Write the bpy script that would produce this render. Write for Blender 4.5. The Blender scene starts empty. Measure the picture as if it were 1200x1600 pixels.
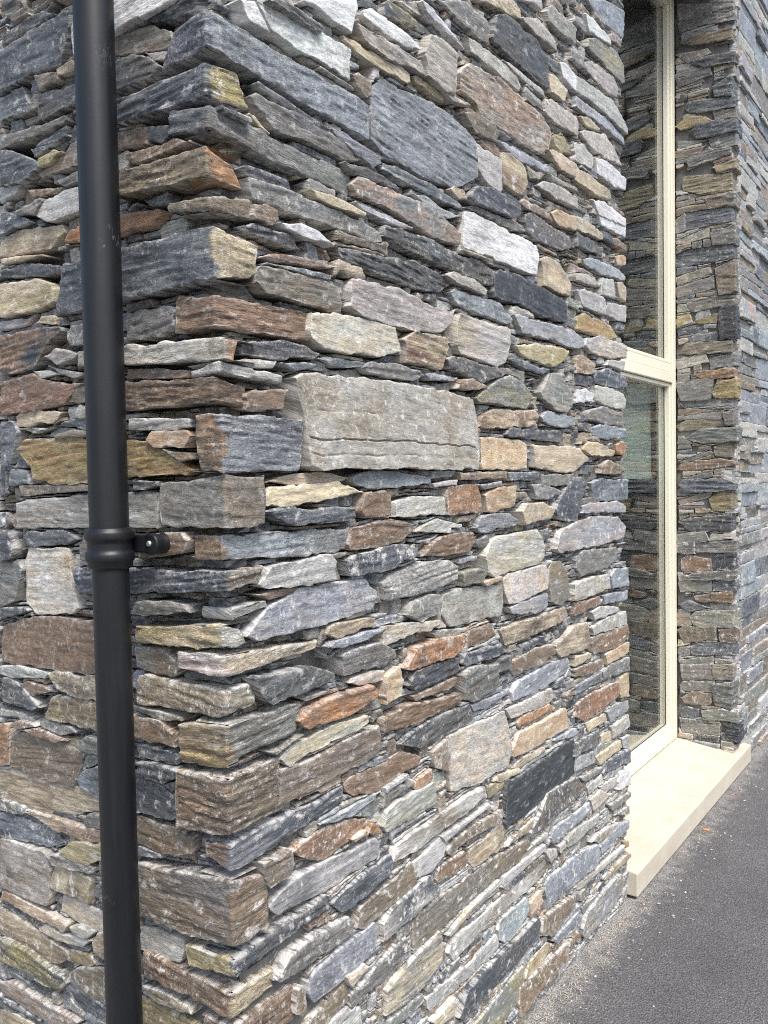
import bpy, math, random
import numpy as np
from mathutils import Matrix, Vector

# ------------------------------------------------------------------ camera, sky, sun, exposure
scene = bpy.context.scene
col = scene.collection
cam_d = bpy.data.cameras.new("camera")
cam = bpy.data.objects.new("camera", cam_d)
col.objects.link(cam)
CAM = Vector((1.07653, -1.05167, 1.55163))
Rv = Vector((0.8165631, 0.57697596, -0.01798453)); Uv = Vector((-0.00848653, 0.0431507, 0.99903253)); Fv = Vector((-0.5771938, 0.81562047, -0.04013179))
M = Matrix(((Rv.x, Uv.x, -Fv.x, CAM.x), (Rv.y, Uv.y, -Fv.y, CAM.y), (Rv.z, Uv.z, -Fv.z, CAM.z), (0, 0, 0, 1)))
cam.matrix_world = M
cam_d.sensor_fit = 'VERTICAL'; cam_d.sensor_height = 36.0; cam_d.lens = 36.0 * 1350 / 1600
cam_d.clip_start = 0.02; cam_d.clip_end = 2000
scene.camera = cam

SUN_DIR = Vector((0.48, -0.30, 0.84)).normalized()      # towards the sun (behind thin cloud)
world = bpy.data.worlds.new("World"); scene.world = world; world.use_nodes = True
wn = world.node_tree.nodes; wl = world.node_tree.links
sky = wn.new('ShaderNodeTexSky'); sky.sky_type = 'NISHITA'; sky.sun_disc = False
sky.sun_elevation = math.asin(SUN_DIR.z); sky.sun_rotation = math.atan2(SUN_DIR.x, SUN_DIR.y)
sky.air_density = 1.0; sky.dust_density = 3.0; sky.ozone_density = 1.0
wl.new(sky.outputs[0], wn['Background'].inputs[0]); wn['Background'].inputs[1].default_value = 0.09
sun_d = bpy.data.lights.new("sun", 'SUN'); sun_d.energy = 1.5; sun_d.angle = math.radians(22); sun_d.color = (1.0, 0.965, 0.92)
sun = bpy.data.objects.new("sun", sun_d); col.objects.link(sun)
sun.rotation_euler = SUN_DIR.to_track_quat('Z', 'Y').to_euler(); sun.location = (3, -3, 8)
vs = scene.view_settings
vs.view_transform = 'Standard'; vs.look = 'None'; vs.gamma = 1.0; vs.use_curve_mapping = False; vs.exposure = 1.58
cy = scene.cycles
cy.filter_width = 1.1; cy.use_denoising = False; cy.use_adaptive_sampling = True; cy.adaptive_threshold = 0.004; cy.adaptive_min_samples = 64; cy.max_bounces = 7; cy.diffuse_bounces = 3; cy.glossy_bounces = 3; cy.transmission_bounces = 4; cy.transparent_max_bounces = 16

# ------------------------------------------------------------------ helpers
def lin(c): return tuple((x / 255 / 12.92) if x / 255 <= 0.04045 else ((x / 255 + 0.055) / 1.055) ** 2.4 for x in c)

def tag(o, label=None, cat=None, group=None, kind=None):
    if label: o["label"] = label
    if cat: o["category"] = cat
    if group: o["group"] = group
    if kind: o["kind"] = kind
    return o

def empty(name, loc=(0, 0, 0), parent=None):
    o = bpy.data.objects.new(name, None); col.objects.link(o); o.location = loc; o.empty_display_size = 0.1
    if parent: o.parent = parent
    return o

def mesh_np(name, V, Fq, smooth=True, angle=None):
    V = np.asarray(V, np.float32); Fq = np.asarray(Fq, np.int32)
    me = bpy.data.meshes.new(name)
    me.vertices.add(len(V)); me.vertices.foreach_set('co', V.ravel())
    k = Fq.shape[1]
    me.loops.add(Fq.size); me.loops.foreach_set('vertex_index', Fq.ravel())
    me.polygons.add(len(Fq)); me.polygons.foreach_set('loop_start', np.arange(0, Fq.size, k, dtype=np.int32))
    me.update(calc_edges=True)
    me.polygons.foreach_set('use_smooth', np.full(len(Fq), smooth, bool))
    if angle: me.set_sharp_from_angle(angle=math.radians(angle))
    return me

def link(name, me, parent=None, loc=(0, 0, 0), mat=None):
    o = bpy.data.objects.new(name, me); col.objects.link(o); o.location = loc
    if parent: o.parent = parent
    if mat and not me.materials: me.materials.append(mat)
    return o

class MB:
    """collects faces; build() links them as one mesh object"""
    def __init__(s): s.v = []; s.f = []; s.sm = []
    def add(s, v, f, smooth=False):
        n = len(s.v); s.v += [tuple(p) for p in v]; s.f += [tuple(i + n for i in q) for q in f]; s.sm += [smooth] * len(f)
    def box(s, x0, x1, y0, y1, z0, z1):
        s.add([(x0, y0, z0), (x1, y0, z0), (x1, y1, z0), (x0, y1, z0), (x0, y0, z1), (x1, y0, z1), (x1, y1, z1), (x0, y1, z1)],
              [(3, 2, 1, 0), (4, 5, 6, 7), (0, 1, 5, 4), (1, 2, 6, 5), (2, 3, 7, 6), (3, 0, 4, 7)])
    def lathe(s, prof, n=40, axis='Z', c=(0, 0, 0), cap=True):
        v = []
        for r_, h in prof:
            for k in range(n):
                a = 2 * math.pi * k / n; x, y = r_ * math.cos(a), r_ * math.sin(a)
                p = (x, y, h) if axis == 'Z' else (x, h, y)
                v.append((c[0] + p[0], c[1] + p[1], c[2] + p[2]))
        f = []
        for i in range(len(prof) - 1):
            for k in range(n):
                a, b = i * n + k, i * n + (k + 1) % n
                f.append((a, b, b + n, a + n) if axis == 'Z' else (a, a + n, b + n, b))
        s.add(v, f, True)
        if cap:
            m = len(prof) - 1
            s.add(v[m * n:], [tuple(range(n)) if axis == 'Z' else tuple(reversed(range(n)))])
            s.add(v[:n], [tuple(reversed(range(n))) if axis == 'Z' else tuple(range(n))])
    def build(s, name, mat, parent=None, bevel=0, loc=(0, 0, 0), angle=35):
        me = bpy.data.meshes.new(name); me.from_pydata(s.v, [], s.f); me.update()
        me.polygons.foreach_set('use_smooth', s.sm)
        o = link(name, me, parent, loc, mat)
        if bevel:
            b = o.modifiers.new("bevel", 'BEVEL'); b.width = bevel; b.segments = 2; b.limit_method = 'ANGLE'
        return o

# ------------------------------------------------------------------ materials
def new_mat(name):
    m = bpy.data.materials.new(name); m.use_nodes = True
    nt = m.node_tree; b = nt.nodes['Principled BSDF']
    return m, nt, b

class NT:
    def __init__(s, nt): s.nt = nt
    def n(s, t, **k):
        x = s.nt.nodes.new(t)
        for a, v in k.items():
            if a == 'i':
                for q, w in v.items():
                    if isinstance(w, bpy.types.NodeSocket): s.nt.links.new(w, x.inputs[q])
                    else: x.inputs[q].default_value = w
            else: setattr(x, a, v)
        return x
    def math(s, op, a, b=0.0, clamp=False):
        x = s.n('ShaderNodeMath', operation=op, use_clamp=clamp, i={0: a, 1: b}); return x.outputs[0]
    def mr(s, v, a, b, c, d):
        x = s.n('ShaderNodeMapRange', i={0: v, 1: a, 2: b, 3: c, 4: d}); return x.outputs[0]
    def mix(s, f, a, b, t='MIX'):
        x = s.n('ShaderNodeMix', data_type='RGBA', blend_type=t, clamp_factor=True)
        for q, w in ((0, f), (6, a), (7, b)):
            if isinstance(w, bpy.types.NodeSocket): s.nt.links.new(w, x.inputs[q])
            else: x.inputs[q].default_value = w if q == 0 or len(w) == 4 else (*w, 1)
        return x.outputs[2]
    def noise(s, vec, sc, det=4.0, rough=0.55, dim='3D'):
        return s.n('ShaderNodeTexNoise', noise_dimensions=dim, i={'Vector': vec, 'Scale': sc, 'Detail': det, 'Roughness': rough}).outputs[0]
    def scale(s, vec, v):
        return s.n('ShaderNodeVectorMath', operation='MULTIPLY', i={0: vec, 1: v}).outputs[0]

def stone_material():
    m, nt, b = new_mat("slate_stone"); t = NT(nt)
    tint = t.n('ShaderNodeAttribute', attribute_name='tint'); tint2 = t.n('ShaderNodeAttribute', attribute_name='tint2')
    bed = t.n('ShaderNodeAttribute', attribute_name='bed').outputs['Vector']
    par = t.n('ShaderNodeAttribute', attribute_name='par'); sep = t.n('ShaderNodeSeparateColor', i={0: par.outputs['Color']})
    edge, lime, rough_ = sep.outputs[0], sep.outputs[1], sep.outputs[2]
    streak = t.noise(t.scale(bed, (9, 120, 1)), 1.0, 6, 0.62)
    fine = t.noise(t.scale(bed, (60, 420, 1)), 1.0, 5, 0.6)
    mott = t.noise(t.scale(bed, (16, 34, 1)), 1.0, 6, 0.6)
    blot = t.noise(t.scale(bed, (7, 15, 1)), 1.0, 3, 0.5)
    grain = t.noise(t.scale(bed, (330, 420, 1)), 1.0, 3, 0.6)
    # mineral colour: two tones following the bedding
    f2 = t.mr(t.math('ADD', t.math('MULTIPLY', blot, 0.65), t.math('MULTIPLY', streak, 0.35)), 0.41, 0.60, 0, 1)
    c = t.mix(t.math('MULTIPLY', f2, tint2.outputs['Alpha']), tint.outputs['Color'], tint2.outputs['Color'])
    c = t.mix(1.0, c, t.n('ShaderNodeCombineColor', i={k: t.math('ADD', 1.0, t.math('MULTIPLY', rough_, t.mr(streak, 0.3, 0.7, -0.36, 0.34))) for k in range(3)}).outputs[0], 'MULTIPLY')
    c = t.mix(1.0, c, t.n('ShaderNodeCombineColor', i={k: t.mr(mott, 0.3, 0.7, 0.70, 1.28) for k in range(3)}).outputs[0], 'MULTIPLY')
    c = t.mix(1.0, c, t.n('ShaderNodeCombineColor', i={k: t.mr(fine, 0.3, 0.7, 0.62, 1.36) for k in range(3)}).outputs[0], 'MULTIPLY')
    # dark iron film
    dk = t.mr(t.noise(t.scale(bed, (9, 110, 1.7)), 1.0, 6, 0.6), 0.58, 0.74, 0, 0.42)
    c = t.mix(dk, c, (0.03, 0.031, 0.034))
    # lime bloom: cloudy smears, fine scratches and dusted arrises
    lm = t.mr(t.noise(t.scale(bed, (38, 50, 2.3)), 1.0, 7, 0.68), 0.57, 0.64, 0, 1)
    veins = t.n('ShaderNodeTexVoronoi', feature='DISTANCE_TO_EDGE', i={'Vector': t.n('ShaderNodeVectorMath', operation='ADD', i={0: t.scale(bed, (26, 38, 1)), 1: t.n('ShaderNodeTexNoise', i={'Vector': t.scale(bed, (30, 40, 1)), 'Scale': 1.0, 'Detail': 4.0}).outputs['Color']}).outputs[0], 'Scale': 1.0}).outputs[0]
    vn = t.math('MULTIPLY', t.mr(veins, 0.0, 0.025, 1, 0), t.mr(blot, 0.48, 0.6, 0, 1))
    sp = t.math('MULTIPLY', t.mr(t.noise(t.scale(bed, (190, 230, 3.1)), 1.0, 2, 0.5), 0.66, 0.72, 0, 1), t.mr(mott, 0.45, 0.6, 0.1, 1))
    lf = t.math('MAXIMUM', t.math('MAXIMUM', t.math('MULTIPLY', lm, 0.8), t.math('MULTIPLY', vn, 0.4)), t.math('MULTIPLY', sp, 0.65))
    sn = t.noise(t.scale(bed, (34, 42, 4.1)), 1.0, 5, 0.62)
    scr = t.math('MULTIPLY', t.mr(t.math('ABSOLUTE', t.math('SUBTRACT', sn, 0.5)), 0.0, 0.013, 1, 0), t.mr(t.noise(t.scale(bed, (12, 16, 2.7)), 1.0, 3, 0.5), 0.5, 0.58, 0, 1))
    lf = t.math('MAXIMUM', lf, t.math('MULTIPLY', scr, 0.85))
    ed = t.math('MULTIPLY', edge, t.mr(t.noise(t.scale(bed, (70, 90, 1.3)), 1.0, 6, 0.68), 0.44, 0.54, 0, 1))
    lf = t.math('MAXIMUM', t.math('MULTIPLY', lf, lime), t.math('MULTIPLY', ed, t.math('ADD', 0.14, t.math('MULTIPLY', lime, 0.56))), True)
    c = t.mix(lf, c, (0.68, 0.665, 0.63))
    rg = t.math('ADD', t.mr(mott, 0.3, 0.7, 0.46, 0.66), t.math('MULTIPLY', lf, 0.25))
    nt.links.new(rg, b.inputs['Roughness'])
    b.inputs['Specular IOR Level'].default_value = 0.45
    def ridge(v): return t.math('SUBTRACT', 1.0, t.math('ABSOLUTE', t.math('SUBTRACT', t.math('MULTIPLY', v, 2.0), 1.0)))
    r1 = ridge(t.noise(t.scale(bed, (24, 150, 1.1)), 1.0, 5, 0.6)); r2 = ridge(t.noise(t.scale(bed, (75, 420, 1.4)), 1.0, 4, 0.6))
    hgt = t.math('ADD', t.math('ADD', t.math('MULTIPLY', r1, 0.62), t.math('MULTIPLY', r2, 0.34)), t.math('ADD', t.math('MULTIPLY', mott, 0.35), t.math('MULTIPLY', grain, 0.18)))
    crack = t.math('MULTIPLY', t.mr(r1, 0.93, 0.985, 0, 1), t.mr(mott, 0.42, 0.55, 0, 1))
    crack2 = t.math('MULTIPLY', t.mr(r2, 0.90, 0.98, 0, 1), t.mr(blot, 0.45, 0.6, 0, 0.7))
    crk = t.math('MULTIPLY', t.math('MAXIMUM', crack, crack2), rough_)
    hgt = t.math('SUBTRACT', hgt, t.math('MULTIPLY', crk, 0.35))
    c = t.mix(t.math('MULTIPLY', crk, 0.6), c, (0.02, 0.02, 0.022))
    c2 = t.mix(1.0, c, t.n('ShaderNodeCombineColor', i={k: t.mr(r1, 0.55, 1.0, 0.72, 1.14) for k in range(3)}).outputs[0], 'MULTIPLY')
    nt.links.new(c2, b.inputs['Base Color'])
    bp = t.n('ShaderNodeBump', i={'Height': hgt, 'Distance': 0.0065})
    nt.links.new(rough_, bp.inputs['Strength'])
    nt.links.new(bp.outputs[0], b.inputs['Normal'])
    return m

def mortar_material():
    m, nt, b = new_mat("lime_mortar"); t = NT(nt)
    p = t.n('ShaderNodeTexCoord').outputs['Object']
    n1 = t.noise(p, 14, 6, 0.6); n2 = t.noise(p, 160, 5, 0.65)
    c = t.mix(t.mr(n1, 0.35, 0.65, 0, 1), (0.115, 0.11, 0.10), (0.20, 0.192, 0.178))
    c = t.mix(t.mr(n2, 0.35, 0.65, 0, 0.5), c, (0.13, 0.125, 0.12))
    nt.links.new(c, b.inputs['Base Color']); b.inputs['Roughness'].default_value = 0.95
    bp = t.n('ShaderNodeBump', i={'Height': t.math('ADD', n2, n1), 'Distance': 0.006, 'Strength': 0.8}); nt.links.new(bp.outputs[0], b.inputs['Normal'])
    return m

def simple(name, rgb, rough=0.6, var=0.12, sc=40, bump=0.0, spec=0.5, metal=0.0, bsc=300):
    m, nt, b = new_mat(name); t = NT(nt)
    p = t.n('ShaderNodeTexCoord').outputs['Object']
    n1 = t.noise(p, sc, 6, 0.6)
    c = t.mix(t.mr(n1, 0.3, 0.7, 0, 1), tuple(x * (1 - var) for x in rgb), tuple(min(1, x * (1 + var)) for x in rgb))
    nt.links.new(c, b.inputs['Base Color']); nt.links.new(t.mr(n1, 0.3, 0.7, rough - 0.06, rough + 0.06), b.inputs['Roughness'])
    b.inputs['Specular IOR Level'].default_value = spec; b.inputs['Metallic'].default_value = metal
    if bump:
        bp = t.n('ShaderNodeBump', i={'Height': t.noise(p, bsc, 4, 0.6), 'Distance': 0.002, 'Strength': bump}); nt.links.new(bp.outputs[0], b.inputs['Normal'])
    return m

def tarmac_material():
    m, nt, b = new_mat("tarmac"); t = NT(nt)
    p = t.n('ShaderNodeTexCoord').outputs['Object']
    warp = t.n('ShaderNodeVectorMath', operation='ADD', i={0: p, 1: t.n('ShaderNodeVectorMath', operation='SCALE', i={0: t.n('ShaderNodeTexNoise', i={'Vector': p, 'Scale': 60.0}).outputs['Color'], 'Scale': 0.006}).outputs[0]}).outputs[0]
    v = t.n('ShaderNodeTexVoronoi', i={'Vector': warp, 'Scale': 175.0, 'Randomness': 1.0})
    v2 = t.n('ShaderNodeTexVoronoi', i={'Vector': warp, 'Scale': 380.0})
    sep = t.n('ShaderNodeSeparateColor', i={0: v.outputs['Color']})
    c = t.mix(sep.outputs[0], (0.095, 0.092, 0.094), (0.152, 0.148, 0.151))
    c = t.mix(t.mr(sep.outputs[1], 0.9, 0.97, 0, 0.5), c, (0.27, 0.26, 0.255))
    c = t.mix(t.mr(v.outputs['Distance'], 0.35, 0.75, 0, 0.85), c, (0.045, 0.044, 0.046))
    big = t.noise(p, 2.2, 5, 0.6)
    c = t.mix(1.0, c, t.n('ShaderNodeCombineColor', i={k: t.mr(big, 0.3, 0.7, 0.82, 1.22) for k in range(3)}).outputs[0], 'MULTIPLY')
    # blown lime dust and sand lying along the foot of the wall
    xyz = t.n('ShaderNodeSeparateXYZ', i={0: p})
    dn = t.noise(p, 16, 6, 0.62); dn2 = t.noise(p, 140, 4, 0.6)
    dist = t.math('ADD', xyz.outputs[0], t.math('MULTIPLY', t.math('SUBTRACT', dn, 0.5), 0.30))
    dust = t.math('MULTIPLY', t.mr(dist, 0.0, 0.11, 1, 0), t.mr(dn2, 0.36, 0.56, 0.15, 1))
    dust = t.math('MAXIMUM', dust, t.math('MULTIPLY', t.mr(dist, 0.0, 0.4, 0.2, 0), t.mr(dn2, 0.5, 0.62, 0, 1)))
    c = t.mix(dust, c, (0.33, 0.315, 0.29))
    nt.links.new(c, b.inputs['Base Color']); b.inputs['Roughness'].default_value = 0.82
    h = t.math('ADD', t.math('MULTIPLY', v.outputs['Distance'], -1.0), t.math('MULTIPLY', v2.outputs['Distance'], -0.35))
    bp = t.n('ShaderNodeBump', i={'Height': h, 'Distance': 0.006, 'Strength': 0.9}); nt.links.new(bp.outputs[0], b.inputs['Normal'])
    return m

def glass_material():
    m, nt, b = new_mat("window_glass"); t = NT(nt); nt.nodes.remove(b)
    out = nt.nodes['Material Output']
    geo = t.n('ShaderNodeNewGeometry')
    fr = t.n('ShaderNodeFresnel', i={'IOR': t.mr(geo.outputs['Backfacing'], 0, 1, 1.52, 1 / 1.52)})
    tr = t.n('ShaderNodeBsdfTransparent', i={'Color': (0.80, 0.82, 0.81, 1)}); gl = t.n('ShaderNodeBsdfGlossy', i={'Roughness': 0.004, 'Color': (0.95, 0.97, 0.97, 1)})
    mx = t.n('ShaderNodeMixShader', i={0: t.math('MULTIPLY', fr.outputs[0], 1.7, True), 1: tr.outputs[0], 2: gl.outputs[0]})
    nt.links.new(mx.outputs[0], out.inputs[0]); return m

MAT_STONE = stone_material(); MAT_MORTAR = mortar_material(); MAT_TARMAC = tarmac_material(); MAT_GLASS = glass_material()
MAT_FRAME = simple("cream_frame_paint", (0.80, 0.765, 0.63), 0.38, 0.03, 8)
MAT_SILL = simple("cast_stone_sill", (0.60, 0.565, 0.475), 0.8, 0.09, 9, 0.35)
def worn(name, rgb, rough, dirt, dirt_amt, streak_scale, chip=None, spec=0.5, bump=0.15):
    """paint or cast stone with run-down dirt streaks, blotches and the odd pale chip"""
    m, nt, b = new_mat(name); t = NT(nt)
    p = t.n('ShaderNodeTexCoord').outputs['Object']
    n1 = t.noise(t.scale(p, streak_scale), 1.0, 6, 0.62); n2 = t.noise(p, 7, 5, 0.6); n3 = t.noise(p, 420, 3, 0.6)
    c = t.mix(t.math('MULTIPLY', t.mr(n1, 0.46, 0.72, 0, 1), dirt_amt), (*rgb, 1), (*dirt, 1))
    c = t.mix(t.math('MULTIPLY', t.mr(n2, 0.45, 0.7, 0, 1), dirt_amt * 0.7), c, (*dirt, 1))
    c = t.mix(t.math('MULTIPLY', t.mr(n3, 0.6, 0.68, 0, 1), dirt_amt * 0.5), c, (*dirt, 1))
    if chip:
        sn = t.noise(t.scale(p, (26, 26, 9)), 1.0, 5, 0.6)
        ch = t.math('MULTIPLY', t.mr(t.math('ABSOLUTE', t.math('SUBTRACT', sn, 0.5)), 0, 0.006, 1, 0), t.mr(t.noise(p, 4.3, 2, 0.5), 0.60, 0.66, 0, 1))
        c = t.mix(t.math('MULTIPLY', ch, 0.45), c, (*chip, 1))
    nt.links.new(c, b.inputs['Base Color']); nt.links.new(t.mr(n1, 0.3, 0.75, rough - 0.08, rough + 0.14), b.inputs['Roughness'])
    b.inputs['Specular IOR Level'].default_value = spec
    bp = t.n('ShaderNodeBump', i={'Height': t.math('ADD', t.math('MULTIPLY', n3, 0.6), t.noise(p, 60, 3, 0.5)), 'Distance': 0.0016, 'Strength': bump}); nt.links.new(bp.outputs[0], b.inputs['Normal'])
    return m
MAT_FRAME = worn("cream_frame_paint", (0.72, 0.685, 0.55), 0.40, (0.42, 0.38, 0.29), 0.16, (30, 30, 2.5), None, 0.5, 0.03)
MAT_SILL = worn("cast_stone_sill", (0.49, 0.45, 0.365), 0.85, (0.32, 0.28, 0.21), 0.42, (11, 3, 14), None, 0.4, 0.4)
MAT_PIPE = worn("black_pipe_paint", (0.0042, 0.0052, 0.0074), 0.44, (0.03, 0.03, 0.031), 0.18, (46, 46, 2.2), (0.35, 0.35, 0.35), 0.45, 0.12)
MAT_STEEL = simple("zinc_bolt", (0.62, 0.60, 0.56), 0.38, 0.1, 60, 0, 0.5, 0.9)
MAT_GASKET = simple("black_gasket", (0.02, 0.02, 0.02), 0.6)
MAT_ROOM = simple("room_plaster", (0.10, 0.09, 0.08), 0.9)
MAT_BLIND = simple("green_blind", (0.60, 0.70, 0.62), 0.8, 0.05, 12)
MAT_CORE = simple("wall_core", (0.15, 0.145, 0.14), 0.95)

# ------------------------------------------------------------------ ground
me = mesh_np("tarmac", [(-300, -300, 0), (300, -300, 0), (300, 300, 0), (-300, 300, 0)], [(0, 1, 2, 3)], False)
tag(link("tarmac", me, mat=MAT_TARMAC), kind="structure")

# ------------------------------------------------------------------ building: cores, room, roof
YR = 3.53; YE = 1.985; XW = -0.285; HT = 4.4; ZH = 3.99
building = tag(empty("stone_building", (0, 0, 0)), "building of split slate stone with protruding corner stones and a tall cream window", "building")
def part_box(name, mat, *b, parent=building):
    m = MB(); m.box(*b); return m.build(name, mat, parent)
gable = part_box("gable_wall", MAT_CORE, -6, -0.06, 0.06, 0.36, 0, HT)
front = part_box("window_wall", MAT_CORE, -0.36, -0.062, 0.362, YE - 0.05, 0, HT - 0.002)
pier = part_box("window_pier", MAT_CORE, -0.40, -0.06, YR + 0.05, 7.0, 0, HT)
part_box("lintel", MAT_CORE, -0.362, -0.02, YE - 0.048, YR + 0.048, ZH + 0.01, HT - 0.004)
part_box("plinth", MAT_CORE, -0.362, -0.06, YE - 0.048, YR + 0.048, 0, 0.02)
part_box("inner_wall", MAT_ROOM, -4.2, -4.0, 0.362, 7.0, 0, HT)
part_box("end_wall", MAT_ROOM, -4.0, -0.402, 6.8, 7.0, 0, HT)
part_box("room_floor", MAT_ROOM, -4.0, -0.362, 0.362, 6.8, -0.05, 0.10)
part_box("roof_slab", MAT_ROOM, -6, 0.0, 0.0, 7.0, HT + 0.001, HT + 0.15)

# ------------------------------------------------------------------ numeric noise
def hsh(a, b, s):
    a = np.asarray(a, np.int64); b = np.asarray(b, np.int64)
    h = (a * 374761393 + b * 668265263 + int(s) * 1442695041) & 0xFFFFFFFF
    h = ((h ^ (h >> 13)) * 1274126177) & 0xFFFFFFFF
    h = (h ^ (h >> 16)) & 0xFFFFFF
    return h / float(0xFFFFFF)
def vn(x, y, s):
    x, y = np.broadcast_arrays(np.asarray(x, float), np.asarray(y, float))
    xi = np.floor(x); yi = np.floor(y); fx = x - xi; fy = y - yi
    fx = fx * fx * (3 - 2 * fx); fy = fy * fy * (3 - 2 * fy)
    a = hsh(xi, yi, s); b = hsh(xi + 1, yi, s); c = hsh(xi, yi + 1, s); d = hsh(xi + 1, yi + 1, s)
    return (a * (1 - fx) + b * fx) * (1 - fy) + (c * (1 - fx) + d * fx) * fy - 0.5

# ------------------------------------------------------------------ stones
PAL = {'d': (82, 87, 92), 'g': (126, 128, 125), 'p': (178, 178, 172), 'w': (210, 212, 211), 'b': (125, 114, 97), 'r': (133, 110, 91), 'o': (174, 132, 92),
       't': (194, 180, 153), 'v': (164, 157, 148), 'y': (160, 145, 98), 'k': (58, 61, 65), 'l': (150, 156, 162), 'B': (150, 140, 122), 'n': (160, 160, 154)}
ALB = 0.86
SMOOTH = {'w': .35, 'k': .45, 'p': .45, 'B': .4, 'b': .5, 't': .5, 'r': .6, 'v': .6, 'o': .6, 'y': .6, 'g': .65, 'd': .75, 'l': .6}
def pal(ch, rng, j=0.10):
    c = np.array(lin(PAL[ch])) * ALB
    return c * (1 + rng.uniform(-j, j)) * (1 + rng.uniform(-.035, .035, 3))

def profile(poly, du):
    """poly (mm) -> columns us, top, bottom in metres"""
    P = np.array(poly, float) / 1000
    u0, u1 = P[:, 0].min(), P[:, 0].max()
    return P, u0, u1

def poly_tb(P, us):
    tp = np.full(len(us), -1e9); bt = np.full(len(us), 1e9)
    n = len(P)
    for i in range(n):
        (xa, za), (xb, zb) = P[i], P[(i + 1) % n]
        if abs(xb - xa) < 1e-9: continue
        lo, hi = min(xa, xb), max(xa, xb)
        k = (us >= lo - 1e-9) & (us <= hi + 1e-9)
        z = za + (zb - za) * (us[k] - xa) / (xb - xa)
        tp[k] = np.maximum(tp[k], z); bt[k] = np.minimum(bt[k], z)
    return tp, bt

def cols(u0, u1, du, r):
    L = u1 - u0; r = min(r, L * .2)
    n = max(2, int((L - 2 * r) / du))
    return np.concatenate([[u0, u0 + .3 * r], np.linspace(u0 + r, u1 - r, n + 1), [u1 - .3 * r, u1]])

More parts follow.
